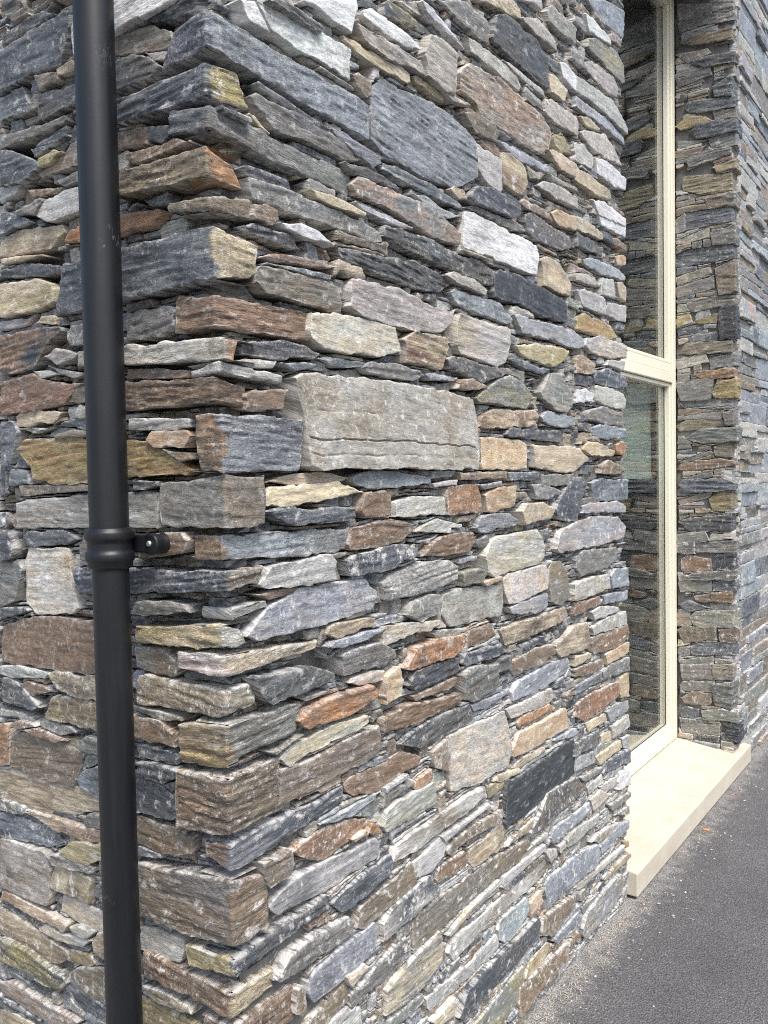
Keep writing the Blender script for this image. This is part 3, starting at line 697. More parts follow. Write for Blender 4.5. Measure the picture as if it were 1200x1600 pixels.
R p 6 656,1536 774,1542 773,1530 670,1526
R d 4 1361,1448 1433,1509 1502,1540 1560,1539 1572,1491 1544,1430 1505,1402 1383,1413
R t 6 1132,1448 1163,1472 1268,1470 1358,1448 1334,1420 1161,1411
R l -6 1599,2236 1680,2257 1915,2264 2020,2249 1978,2233 1750,2218 1612,2223
R to -3 1879,2301 1958,2322 2015,2316 2014,2291 1910,2274
R v 1 1531,2180 1608,2191 1746,2184 1731,2171 1530,2157
R p 4 1759,2205 1856,2214 1870,2153 1744,2149
R t -2 1898,2214 1953,2223 2002,2212 1985,2158 1928,2160
R p 5 1539,2128 1598,2141 1764,2139 1777,2083 1596,2082
R p 4 1795,2128 1974,2144 1973,2088 1870,2079 1794,2090
R yo -5 1543,2046 1608,2065 1834,2059 1910,2025 1818,2008 1542,2006
R pt 2 1609,1962 1623,1990 1727,2007 1987,2005 1986,1960 1798,1941 1669,1948
R p -2 1808,1939 1988,1949 1963,1915 1793,1919
R rt -5 1539,1925 1591,1931 1699,1910 1671,1876 1538,1870
R d -4 1682,1888 1812,1910 1983,1892 2007,1859 1887,1848 1695,1852
R p -1 1680,1840 1803,1844 1958,1833 1990,1812 1973,1780 1862,1777 1686,1788
R w -3 1532,1814 1610,1825 1685,1809 1664,1787 1531,1774
R g -3 1615,1753 1748,1776 1946,1765 1961,1720 1805,1719 1621,1728
R l -5 1654,1703 1739,1717 2009,1710 2008,1676 1811,1665 1653,1677
R ty 1 1569,1628 1622,1655 1705,1657 1868,1628 1852,1611 1649,1611
R o 0 1872,1650 1951,1663 1992,1647 1950,1612 1887,1622
R r 4 1726,1578 1800,1599 1956,1572 1972,1561 1860,1544 1726,1551
R t 3 1512,1622 1551,1633 1630,1598 1549,1572 1511,1572
R d -2 1649,1520 1741,1535 1988,1526 1995,1457 1798,1458 1682,1461
R l 8 1561,1450 1628,1455 1876,1455 1964,1435 1964,1412 1560,1425
R d 4 99,1493 138,1501 356,1490 361,1468 297,1462 200,1463 145,1469
R p 8 69,1364 104,1393 147,1394 275,1402 290,1386 291,1349 191,1348 94,1356
R r 0 75,1345 111,1349 177,1346 168,1336 102,1332
R g 1 -15,1328 28,1331 93,1332 94,1322 19,1312 -8,1309
R l -2 45,1277 96,1319 175,1338 203,1344 302,1341 399,1339 450,1305 431,1273 352,1267 201,1261 69,1263
R rt -1 272,1244 282,1261 351,1258 429,1255 428,1236 297,1230
R l 10 262,1218 283,1227 335,1228 419,1228 454,1226 442,1218 390,1213 308,1211
R r 0 340,1417 355,1446 469,1460 499,1460 588,1444 594,1431 529,1407 438,1401 345,1402
R d 9 319,1387 341,1391 454,1400 515,1403 579,1396 598,1373 482,1351 339,1347
R d 9 55,1196 63,1200 158,1191 214,1195 282,1166 277,1151 184,1143 95,1144 66,1165
R g 4 310,1193 342,1200 444,1198 501,1172 503,1151 454,1149 314,1148
R pt -2 342,1130 347,1139 403,1141 462,1135 461,1112 374,1117
R or 10 165,1095 210,1115 279,1116 404,1115 426,1100 420,1084 330,1068 199,1070
R pt 2 120,1033 152,1052 287,1058 389,1053 398,1037 366,1028 236,1023 150,1011
R b 1 125,1013 152,1009 431,1019 441,967 388,954 235,950 123,948
R b -1 190,1131 273,1132 267,1126 204,1123
R g 10 82,1060 116,1056 175,1068 180,1064 134,1055 103,1048
R gp 2 462,1325 499,1342 610,1357 730,1348 771,1330 767,1299 714,1286 587,1282 497,1281 467,1286
R p -1 600,1427 631,1440 695,1452 807,1432 807,1424 753,1424 745,1412
R r 2 614,1371 659,1394 710,1411 858,1409 865,1379 840,1364 716,1359
R l -4 880,1418 894,1446 990,1454 1082,1444 1136,1421 1131,1412 988,1408 901,1403
R pt 4 919,1346 946,1381 1018,1389 1237,1393 1280,1357 1284,1310 1246,1295 1006,1287 970,1284 926,1303
R l 1 1359,1328 1390,1379 1513,1399 1659,1412 1895,1398 1984,1360 1958,1321 1757,1313 1511,1313 1376,1314
R g -1 879,1386 930,1397 951,1376 929,1365 886,1365
R b 7 798,1312 871,1317 913,1301 895,1278 805,1278
R to 7 898,1277 1000,1283 1009,1274 919,1265
R pb -6 718,1266 802,1275 1024,1254 1027,1193 1013,1173 864,1178 753,1183 709,1220
R pt 3 1023,1276 1046,1283 1281,1287 1303,1261 1296,1214 1122,1199 1054,1201 1026,1246
R b -2 1312,1260 1347,1292 1405,1287 1447,1256 1463,1165 1390,1154 1321,1173
R g 9 546,1244 569,1267 644,1277 680,1271 690,1251 675,1230 594,1221
R pt 7 453,1230 552,1225 682,1214 689,1205 667,1193 513,1192 451,1188
R l -2 1053,1190 1131,1197 1300,1199 1311,1160 1233,1152 1071,1170
R bt -2 999,1137 1119,1141 1276,1141 1426,1145 1450,1111 1389,1096 1168,1088 1030,1088
R r -4 823,1152 860,1162 945,1164 980,1127 926,1119 826,1117
R or 10 534,1124 578,1163 675,1169 788,1161 795,1130 756,1117 638,1115 570,1115
R d -1 797,1088 822,1108 1011,1100 1015,1074 974,1068 821,1076
R d 4 546,1085 579,1107 648,1111 781,1106 780,1072 682,1064 578,1065
R g 2 660,1182 726,1182 795,1173 786,1162 674,1167
R br 4 1055,1019 1065,1043 1207,1054 1328,1043 1338,1012 1259,998 1083,998
R bt 4 1352,1034 1400,1050 1499,1075 1604,1069 1630,1007 1616,983 1497,989 1386,994 1352,1014
R g 6 800,1056 840,1069 978,1051 972,992 949,980 854,976 806,991
R l -4 1060,955 1100,978 1277,984 1440,983 1464,963 1451,936 1276,923 1069,931
R to 6 462,1120 511,1132 523,1097 516,1070 460,1061
R r -1 575,1053 612,1052 765,1059 788,1046 726,1035 585,1039
R r 3 452,1031 565,1037 668,1025 781,1016 796,997 719,990 577,986 451,996
R l -1 841,970 926,967 1044,968 1053,957 925,946 857,952
R p -1 1025,915 1092,912 1325,910 1359,876 1225,873 1053,886
R o 2 1093,863 1123,874 1305,869 1321,846 1103,848
R d 1 507,960 579,975 720,978 829,975 845,932 682,929 597,925
R pt 0 721,919 814,919 950,915 1014,913 1036,873 1053,793 1028,760 876,762 732,782
R to 6 1055,798 1095,832 1252,830 1413,830 1436,770 1295,767 1114,768 1060,779
R tb 3 649,904 711,918 728,863 713,840 662,862
R tr -5 1067,744 1126,754 1263,749 1274,737 1116,730
R l -2 1323,753 1505,746 1517,723 1358,739
R g 1 1522,1290 1588,1305 1861,1294 1868,1249 1784,1229 1573,1223 1522,1254
R l 9 1809,1199 1856,1222 1976,1211 1975,1147 1823,1151
R p 8 1491,1207 1623,1213 1795,1206 1809,1155 1621,1151 1490,1152
R r 3 1503,1145 1705,1143 1719,1111 1502,1104
R l -6 1749,1139 2007,1131 2015,1095 1770,1104
R p 6 1638,1096 1709,1108 1875,1086 1890,1067 1666,1065
R p 1 1638,1048 1752,1058 1970,1055 1978,1008 1781,1015 1651,1019
R r 3 1638,1011 1774,1011 1979,1005 1995,953 1849,943 1644,957
R to 5 1760,937 1859,941 1997,938 1997,906 1938,899 1766,903
R t 4 1496,979 1614,968 1627,950 1573,944 1495,946
R r 2 1500,937 1732,925 1746,906 1632,896 1500,907
R g 9 1728,883 1818,893 1978,886 1978,840 1742,856
R d 0 1503,880 1735,881 1757,854 1581,853 1502,855
R ro 0 1501,819 1634,831 1886,817 1909,778 1853,762 1578,749 1500,784
R ty 8 1882,830 1972,832 1978,741 1889,760
R l -3 1770,735 1862,742 2016,725 2024,694 1806,693
R tr -1 1582,738 1751,735 1765,709 1608,710
R v 7 1802,674 1978,676 1986,634 1816,631
R t -5 1715,666 1819,662 1826,626 1729,635
R d 7 1481,698 1684,692 1683,649 1481,662
R ty 5 1659,607 1885,607 1900,580 1701,573
R p 1 1912,605 2003,599 2011,555 1928,566
R l -1 1501,650 1648,630 1661,594 1500,609
R d 6 1742,573 1978,553 1994,502 1741,529
R r -4 317,927 344,932 459,930 527,938 602,904 585,883 519,887 427,876 353,889 327,907
R l 0 233,871 310,874 421,874 424,864 336,855 283,860
R g -5 321,856 387,858 457,856 457,842 409,830 353,845
R ro -5 162,842 190,850 239,858 321,849 392,832 394,817 357,806 262,795 237,799 180,825
R o 3 391,800 403,816 429,804 426,789
R to 6 332,808 376,811 382,800 343,799
R b 8 61,862 111,854 138,858 144,830 137,814 80,809 72,828
R gp -4 91,766 122,784 149,788 265,790 418,778 435,762 428,733 337,733 253,727 185,739 121,736 95,756
R d 1 266,700 309,712 386,718 445,727 469,722 478,701 468,679 329,667 302,668
R b -1 351,612 364,651 445,656 553,675 572,642 572,619 474,608 373,599
R g 4 114,638 137,657 222,662 314,652 329,634 323,613 245,613 163,611 108,619 91,633
R l 2 192,580 212,592 325,595 404,600 415,581 402,538 302,532 205,529 193,544
R pt 9 298,533 358,534 369,522 318,506
R g 0 316,487 380,493 439,506 527,512 542,472 438,461 323,456
R b -5 178,486 197,495 310,514 322,476 226,460
R b 5 150,580 169,580 175,552 167,524 149,537
R p -4 274,435 355,439 359,402 326,393
R p 4 456,830 505,835 653,828 663,804 658,775 568,775 454,781 443,799
R or 2 567,845 581,856 643,862 649,839 580,835
R p 9 445,880 532,886 538,877 451,871
R g 3 447,868 560,864 566,853 446,840
R pb 4 477,705 496,738 568,741 694,744 802,749 885,748 897,723 801,708 671,705 566,697
R gy -2 913,742 1012,725 1002,706 929,703
R tr 3 948,741 976,750 1099,736 1119,721 975,731
R k -2 1018,613 1021,714 1159,713 1381,718 1479,717 1503,685 1495,600 1263,592 1156,589 1027,588
R p 6 682,690 821,690 915,692 914,684 781,679 696,673
R b 2 709,644 755,659 835,659 992,653 1001,633 955,627 835,635 724,631
R bt -4 819,577 828,603 913,601 1003,613 1011,553 965,544 843,551
R rb -2 663,590 679,615 793,612 809,590 800,569 670,576
R p 0 565,671 634,679 684,684 702,662 690,635 639,623 570,628
R dp 6 434,585 471,608 561,614 623,616 647,583 642,558 559,552 432,550
R b -3 565,517 579,541 715,538 842,536 1009,532 1156,510 1166,488 1104,474 961,476 791,474 676,464 563,465
R pt 5 698,444 808,461 972,469 981,453 824,450 713,434
R p 4 992,444 1002,466 1139,463 1257,461 1267,443 1118,439 1001,436
R pb -5 713,391 729,411 874,408 1056,406 1286,410 1309,382 1263,361 1055,366 839,365 735,362
R gt 5 441,382 448,428 538,450 663,464 677,438 668,391 582,372 503,371
R l -5 969,332 988,350 1144,347 1165,320 1153,292 1014,276 978,298
R t -4 1163,321 1239,332 1243,297 1173,279
R d 4 789,255 873,267 1036,264 1199,265 1226,239 1214,201 1084,192 897,187 771,194 748,211
R p -2 609,329 707,322 834,314 956,326 973,300 963,279 833,281 633,286 612,304
R t 8 623,267 727,272 718,240 651,241
R g 2 432,357 494,356 587,353 593,335 526,329 456,337
R gy -1 818,147 948,151 1122,159 1121,117 1089,78 983,66 946,68
R br 7 1084,60 1095,110 1232,103 1406,95 1424,66 1393,50 1230,41 1093,28
R ty -6 1130,120 1152,152 1271,158 1310,135 1258,106 1140,111
R b 6 1231,199 1249,244 1475,223 1474,182 1374,174 1304,166
R d -5 1498,671 1511,698 1701,686 1715,644 1630,640 1510,652
R d -4 1500,634 1654,628 1667,587 1505,589
R g 9 1526,578 1720,563 1719,547 1552,559
R d 5 1236,569 1282,602 1362,601 1511,587 1562,540 1535,522 1360,523 1171,516 1161,534
R p -2 1593,529 1720,534 1734,502 1606,503
R p -4 1695,497 1908,484 1923,456 1752,463
R w 10 1870,497 1985,476 2001,418 1869,435
R pt 5 1616,481 1701,486 1804,443 1643,434
R g 7 1782,406 2007,392 2007,374 1812,379
R g -4 1825,355 2020,338 2037,308 1904,329
R l 4 1303,464 1326,485 1604,474 1603,442 1458,439 1325,441
R p 0 1431,423 1494,426 1697,404 1697,377 1493,380 1430,387
R l -2 1707,291 1867,307 2032,286 2032,262 1773,261 1714,261
R bp -1 1626,332 1683,344 1879,315 1847,292 1682,311
R l 4 1266,323 1300,348 1534,335 1670,311 1684,279 1655,246 1429,257 1276,259
R pb 0 1483,239 1651,230 1925,218 1924,200 1708,208 1515,215
R rt 0 1735,165 1922,172 2023,164 2031,149 1857,150 1750,150
R y -4 1918,231 2018,213 2035,189 1950,196
R l 7 1533,89 1574,124 1716,135 1885,127 1917,94 1908,45 1743,35 1572,35 1539,60
R l 4 1317,145 1515,154 1527,117 1352,119
R r 7 1431,94 1495,91 1520,63 1430,73
R g 1 1537,154 1674,145 1646,135 1549,128
R p 8 1260,437 1340,422 1339,393 1293,391
R p 2 1364,412 1412,415 1411,390 1375,388
R l 3 1132,488 1282,486 1281,472 1142,482
R b 3 1007,548 1186,562 1196,549 1144,539 1025,541
P g 4 -264,3935 -107,3892 -107,3849 -257,3860
P g 5 -273,3681 -130,3671 -111,3650 -217,3637
P d 3 -275,3561 -116,3561 -108,3543 -258,3529
P y 6 -287,3329 -218,3356 -139,3341 -108,3317 -250,3312
P g -6 -270,3248 -127,3230 -262,3222
P b -1 -289,3194 -141,3192 -181,3161 -285,3173
P g 4 -277,2848 -245,2875 -245,2793 -277,2791
P g -3 -276,2751 -127,2782 -123,2741 -272,2734
P g -1 -280,2563 -119,2584 -112,2554 -272,2529
P g 1 -280,2505 -103,2537 -100,2480 -272,2463
P y 3 -284,2341 -222,2362 -211,2324 -272,2310
P y 3 -179,2328 -84,2341 -88,2309 -167,2314
P d -5 -274,2291 -153,2306 -161,2270 -266,2265
P d 0 -216,2243 -89,2253 -85,2217 -208,2226
P v 1 -281,2134 -144,2146 -128,2112 -273,2092
P g 7 -280,2009 -103,2020 -119,1924 -256,1925
P g -2 -234,1841 -51,1851 -67,1824 -226,1828
P b -5 -289,1794 -227,1812 -68,1812 -44,1782 -268,1768
P g -5 -277,1610 -123,1651 -107,1638 -228,1609
P d 7 -245,1526 -108,1544 -112,1524 -233,1518
P g -6 -270,1409 -116,1442 -124,1417 -262,1388
P g 4 -276,1225 -146,1236 -130,1200 -276,1191
P d 6 -276,1175 -202,1181 -202,1131 -276,1133
P r -4 -258,1090 -229,1112 -124,1096 -117,1046 -254,1040
P g -4 -271,972 -117,993 -117,939 -263,930
P rb 0 -188,902 -100,928 -108,886 -180,885
P d 4 -269,855 -228,874 -123,848 -228,828
P g 0 -279,819 -229,823 -221,756 -279,747
P b 5 -274,719 -245,738 -95,743 -99,693 -245,662
P g 0 -275,625 -230,638 -230,595 -271,587
P g 3 -271,566 -108,592 -108,559 -262,550
P g 4 -262,533 -108,551 -100,485 -254,475
P g -1 -264,430 -247,449 -101,459 -117,423 -248,403
P b -2 -261,362 -215,394 -118,398 -122,347 -240,339
P d -2 -261,294 -240,310 -183,305 -191,270 -257,265
P g -6 -266,224 -79,244 -79,194 -258,182
E g -5 -105,3899 -6,3878 -6,3832 -101,3851
E g -3 -267,3843 -219,3860 -2,3826 -2,3784 -140,3803 -259,3800
E b 6 -248,3737 -193,3752 0,3736 0,3690 -193,3713
E d 1 -211,3617 -179,3631 -5,3620 -5,3578 -140,3588
E d 1 -85,3479 -9,3505 -5,3418 -78,3430
E d -4 -245,3403 -221,3429 -3,3407 1,3363 -205,3376
E g -1 -102,3357 -2,3348 -6,3309 -98,3313
E d -2 -221,3284 -173,3312 1,3296 5,3245 -189,3248
E g -4 -122,3228 -3,3231 1,3176 -118,3184
E g -3 -213,3137 -173,3168 -3,3161 1,3128 -197,3113
E y 4 -101,3078 -1,3092 -1,3057 -86,3055
E b 1 -237,3020 -229,3059 -2,3038 2,2955 -141,2960 -229,2994
E g -4 -135,2928 0,2933 -4,2879 -127,2887
E d -2 -238,2826 -230,2873 -3,2866 1,2806 -143,2801 -222,2799
E g -3 -111,2755 -3,2776 4,2695 -104,2698
E d 0 -279,2669 -222,2685 5,2679 1,2624 -143,2615 -271,2619
E b 4 -91,2574 -6,2609 5,2449 -79,2448
E g -4 -224,2416 -176,2434 3,2431 3,2395 -144,2382 -208,2382
E k 8 -75,2371 2,2377 2,2219 -71,2218
E b 2 -264,2165 -224,2211 -3,2200 12,2155 -144,2158
E g -5 -122,2128 -1,2141 -1,2085 -114,2079
E ro 7 -199,2044 -174,2058 1,2060 1,2028 -143,2027
E y -3 -110,1956 -90,1995 -1,2013 -1,1924 -98,1927
E g 0 -250,1908 -209,1918 -20,1910 11,1884 -4,1864 -225,1886
E g -2 -43,1847 -1,1852 -1,1788 -39,1790
E g -3 -255,1726 -178,1764 -1,1768 -1,1708 -178,1698
E b 0 -82,1678 -1,1692 -1,1627 -78,1633
E b -4 -285,1568 -260,1597 -68,1613 10,1599 -13,1579 -179,1562
E d 6 -274,1485 -258,1505 -65,1511 8,1490 -4,1458 -242,1447
E by 1 -106,1409 -67,1442 -1,1438 -1,1361 -91,1352
E d -1 -261,1292 -211,1309 -21,1328 10,1288 -13,1255 -212,1247
E g -2 -200,1176 -147,1186 -2,1199 -2,1146 -196,1139
E k -5 -105,1064 -93,1122 1,1133 1,1056 -93,1048
E g 5 -256,1016 -146,1034 3,1045 -4,1004 -243,995
E d -3 -108,981 1,995 1,946 -108,940
E r -3 -97,924 1,938 1,889 -93,887
E g -3 -117,864 -7,876 -7,844 -109,840
E g -1 -217,790 -189,822 -14,839 9,784 -30,756 -197,758
E b 7 -83,736 3,752 3,686 -79,683
E d 5 -220,639 -180,660 -5,673 2,621 -212,598
E g -2 -97,551 5,562 5,492 -94,484
E g -5 -94,450 0,471 4,331 -83,352
E g 5 -173,308 -68,327 10,318 6,276 -165,267
E k -4 -67,254 4,265 4,166 -55,190
Q d/l -1 16 -79 2323 -108 2262 2336 2270 445 2337 444 2258
Q d/y -8 14 -241 2250 -243 2208 2250 2194 58 2261 86 2207
Q d/g -8 7 -104 2195 -104 2156 2185 2138 389 2178 379 2129
Q b/o -8 16 -236 2122 -239 2071 2114 2064 48 2098 67 2062
Q b -8 10 -113 2043 -117 2028 2031 2006 90 2052 97 2017
Q d/t 2 14 -411 1982 -450 1884 1981 1891 91 1966 83 1906
Q r -8 6 -109 1877 -107 1810 1871 1815 244 1870 237 1812
Q p/o 20 13 -375 1809 -381 1776 1796 1753 24 1792 9 1753
Q p 7 15 -61 1743 -61 1730 1754 1731 139 1743 140 1726
Q r -8 12 -262 1738 -264 1684 1727 1682 58 1715 69 1676
Q bo/l 9 13 -58 1664 -50 1568 1665 1565 200 1665 184 1566
Q g/b 5 5 -164 1548 -160 1470 1561 1467 93 1556 88 1468
Q b/l -8 4 -78 1454 -80 1410 1457 1409 352 1451 338 1401
Q d/b 6 9 -424 1385 -402 1326 1397 1361 84 1396 70 1362
Q ty/p -8 7 -238 1281 -240 1247 1302 1257 35 1287 50 1261
Q p/pt -5 9 -121 1245 -122 1217 1252 1211 250 1234 240 1217
Q b/g -8 5 -243 1190 -245 1132 1187 1138 69 1189 66 1149
Q by/g 3 14 -120 1116 -120 1040 1131 1054 180 1130 165 1073
Q rb/b 3 15 -119 1032 -131 921 1038 936 117 1041 110 938
Q r/d -4 6 -68 912 -65 880 916 868 312 925 313 889
Q bg/br 1 10 -368 808 -376 715 857 734 76 835 81 736
Q y/d 3 11 -120 706 -108 671 716 684 248 727 253 696
Q r/to -8 10 -246 655 -247 601 653 606 96 649 95 610
Q r -8 8 -77 588 -80 525 592 522 153 589 158 521
"""

ftL = Face(-1.7, -.028, 0.0, 3.0); ftR = Face(0.028, 1.985, 0.0, 3.75); ftP = Face(-0.285, 0.0, 0.10, 4.1); ftS = Face(3.53, 5.6, 0.0, 4.3)
ftT = Face(1.985, 3.53, 3.99, 4.35)
rngG = np.random.default_rng(77)
def colours(code, rng):
    a = code[0]; b2 = code[1] if len(code) > 1 else None
    cA = pal(a, rng)
    if b2: return cA, pal(b2, rng), (.62 if b2 == 'o' else .9)
    if a in 'gbpdlt' and rng.random() < .38: return cA, pal(rng.choice(['t', 'y', 'o', 'r', 'b']) if a != 'd' else 'b', rng), rng.uniform(.25, .6)
    near = {'d': 'l', 'g': 'b', 'p': 'g', 'w': 'p', 'b': 'g', 'r': 'b', 'o': 'r', 't': 'b', 'v': 'p', 'y': 'g', 'k': 'd', 'l': 'd', 'B': 'b', 'n': 'b'}[a]
    return cA, pal(near, rng), rng.uniform(.25, .6)

def lime_at(z, u, face): 
    base = .38 + .40 * np.clip((1.5 - z) / 1.2, 0, 1)
    return float(base + .45 * rngG.random() ** 1.5)

GROOVE = [(.315, .006, .006), (.155, .006, .006), (.62, .005, .0012)]
n_tr = {'L': 0, 'R': 0, 'P': 0}
seed = 100
for ln in DATA.strip().splitlines():
    a = ln.split(); k, code = a[0], a[1]; seed += 1
    rng = np.random.default_rng(seed)
    if k in 'LRP':
        prot = int(a[2]) / 1000
        P = np.array([tuple(map(float, q.split(','))) for q in a[3:]]) / 1000
        if k == 'R' and P[:, 0].mean() > 1.0: prot *= .5
        if k == 'R': P[:, 0] = np.minimum(P[:, 0], YE + .006 * rng.uniform(-1, 1)); P[:, 1] = np.maximum(P[:, 1], .004)
        if k == 'R': P[:, 0] = np.maximum(P[:, 0], .012)
        if k == 'P': P[:, 0] = np.maximum(P[:, 0], XW + .006); P[:, 1] = np.maximum(P[:, 1], .14)
        if k == 'L': P[:, 0] = np.minimum(P[:, 0], -.012)
        c_ = (P.max(0) + P.min(0)) / 2; gr = .010 if k == 'P' else (.0028 if c_[1] < 1.0 else .0012)
        P = c_ + (P - c_) * (1 + 2 * gr / np.maximum(P.max(0) - P.min(0), .01))
        u0, u1 = P[:, 0].min(), P[:, 0].max()
        near = (k == 'L') or (k == 'R' and u0 < .7)
        us = cols(u0 + .0008, u1 - .0008, .0042 if near else .0062, .003)
        tp, bt = poly_tb(P, us)
        ft = {'L': ftL, 'R': ftR, 'P': ftP}[k]; ft.mark(us, tp, bt)
        tp = tp - .0007; bt = bt + .0007
        cA, cB, am = colours(code, rng)
        rel = SMOOTH.get(code[0], 1.0) * rng.uniform(.75, 1.15)
        if k == 'P' or (k == 'R' and (u0 > 1.0 or c_[1] < .8)): rel *= .6
        if len(code) > 1 and code[1] == 'B': rel = .22
        arr = stone_arrays(us, tp, bt, {'L': place_L, 'R': place_R, 'P': place_P}[k], prot, seed, .0032 if near else .0045, cA, cB, am, rel, 0.8 if code == 'nB' else lime_at(P[:, 1].mean(), 0, k) * (.35 if code[0] == 'k' else 1), grooves=GROOVE if code == 'nB' else None)
        stone_object(arr, {'L': gable, 'R': front, 'P': pier}[k]); n_tr[k] += 1
    else:
        if k == 'Q':
            dx, pl = int(a[2]) / 1000, int(a[3]) / 1000
            v = [int(x) / 1000 for x in a[4:]]
            l_t, l_b = v[0] - dx, v[2] - dx; r_t, r_b = v[6] + pl, v[8] + pl
            P = np.array([(l_t, v[1]), (0, v[4]), (r_t, v[7]), (r_b, v[9]), (0, v[5]), (l_b, v[3])])
            pf = place_corner(dx, pl); par = gable; prot = 0.0
        else:
            prot = 0.0; w = int(a[2]) / 1000
            Q = np.array([tuple(map(float, q.split(','))) for q in a[3:]]) / 1000
            Q[:, 0] = np.minimum(Q[:, 0], .0); Q[:, 1] = np.maximum(Q[:, 1], .14)
            c_ = (Q.max(0) + Q.min(0)) / 2; Q = c_ + (Q - c_) * (1 + .018 / np.maximum(Q.max(0) - Q.min(0), .01)); Q[:, 0] = np.minimum(Q[:, 0], .0)
            ue = Q[:, 0].max(); e = Q[Q[:, 0] > ue - .03]
            zt, zb = e[:, 1].max(), e[:, 1].min()
            if zt - zb < .02: zt, zb = Q[:, 1].max(), Q[:, 1].min()
            lr = rng.uniform(.04, .13)
            inner = Q[Q[:, 0] <= ue - .03]
            cen = np.array([inner[:, 0].mean(), inner[:, 1].mean()])
            up = sorted([q for q in inner if q[1] >= cen[1]], key=lambda q: q[0]); dn = sorted([q for q in inner if q[1] < cen[1]], key=lambda q: -q[0])
            if not dn: dn = [np.array([inner[:, 0].min(), zb])]
            if not up: up = [np.array([inner[:, 0].min(), zt])]
            P = np.array([tuple(q) for q in up] + [(0, zt), (lr, zt - rng.uniform(0, .01)), (lr, zb + rng.uniform(0, .01)), (0, zb)] + [tuple(q) for q in dn])
            dx, pl = rng.uniform(-.010, .022), w + rng.uniform(-.004, .012)
            pf = place_corner(dx, pl, 0.0, YR); par = pier
        u0, u1 = P[:, 0].min(), P[:, 0].max()
        near = k == 'Q'; du = .0045 if near else .007
        us = np.unique(np.concatenate([cols(u0, u1, du, .003), np.linspace(-.009, .009, 11)]))
        tp, bt = poly_tb(P, us)
        fa, fb = (ftL, ftR) if near else (ftP, ftS)
        kk = us <= 0.001; fa.mark(us[kk] + dx, tp[kk], bt[kk])
        kk = us >= -.001; fb.mark(us[kk] + (0 if near else YR), tp[kk], bt[kk])
        cs = code.split('/')
        cA, cB, am = colours(cs[0], rng)
        c2 = colours(cs[1], rng) if len(cs) > 1 else (cA, cB, am)
        arr = stone_arrays(us, tp - .0007, bt + .0007, pf, prot, seed, .0032 if near else .005, cA, cB, am, rng.uniform(.6, .9), lime_at(P[:, 1].mean(), 0, k), .085, .003, c2)
        stone_object(arr, par, "corner_stone")

# coursed rubble where the wall runs on beyond the stones picked out above
def courses(ft, ua, ub, za, zb, rng, lo, hi, La, Lb):
    out = []; z = za
    while z < zb:
        hgt_ = rng.uniform(lo, hi); u = ua + rng.uniform(-.1, 0)
        while u < ub:
            L_ = rng.uniform(La, Lb); cuts = [0, 1] if rng.random() < .6 or hgt_ < .05 else [0, rng.uniform(.35, .65), 1]
            for c0, c1 in zip(cuts[:-1], cuts[1:]):
                a0, a1 = max(u, ua) + .0015, min(u + L_, ub) - .0015
                if a1 - a0 < .04: continue
                uu = np.linspace(a0, a1, 12); wv = .010 * vn(uu * 3, z * 9, 21); t_ = rng.uniform(-.006, .006); e_ = rng.uniform(-.006, .006)
                tp = z + hgt_ * c1 + wv + np.linspace(0, t_, 12) - .001; bt = z + hgt_ * c0 + wv + np.linspace(0, e_, 12) + .001
                ft.mark(uu, tp, bt); out.append((uu, tp, bt))
            u += L_
        z += hgt_
    return out
extra = {'S': courses(ftS, YR + .135, 5.6, .02, 4.25, rngG, .035, .13, .16, .55), 'L': courses(ftL, -1.7, -.80, .02, 2.95, rngG, .03, .11, .10, .35)}
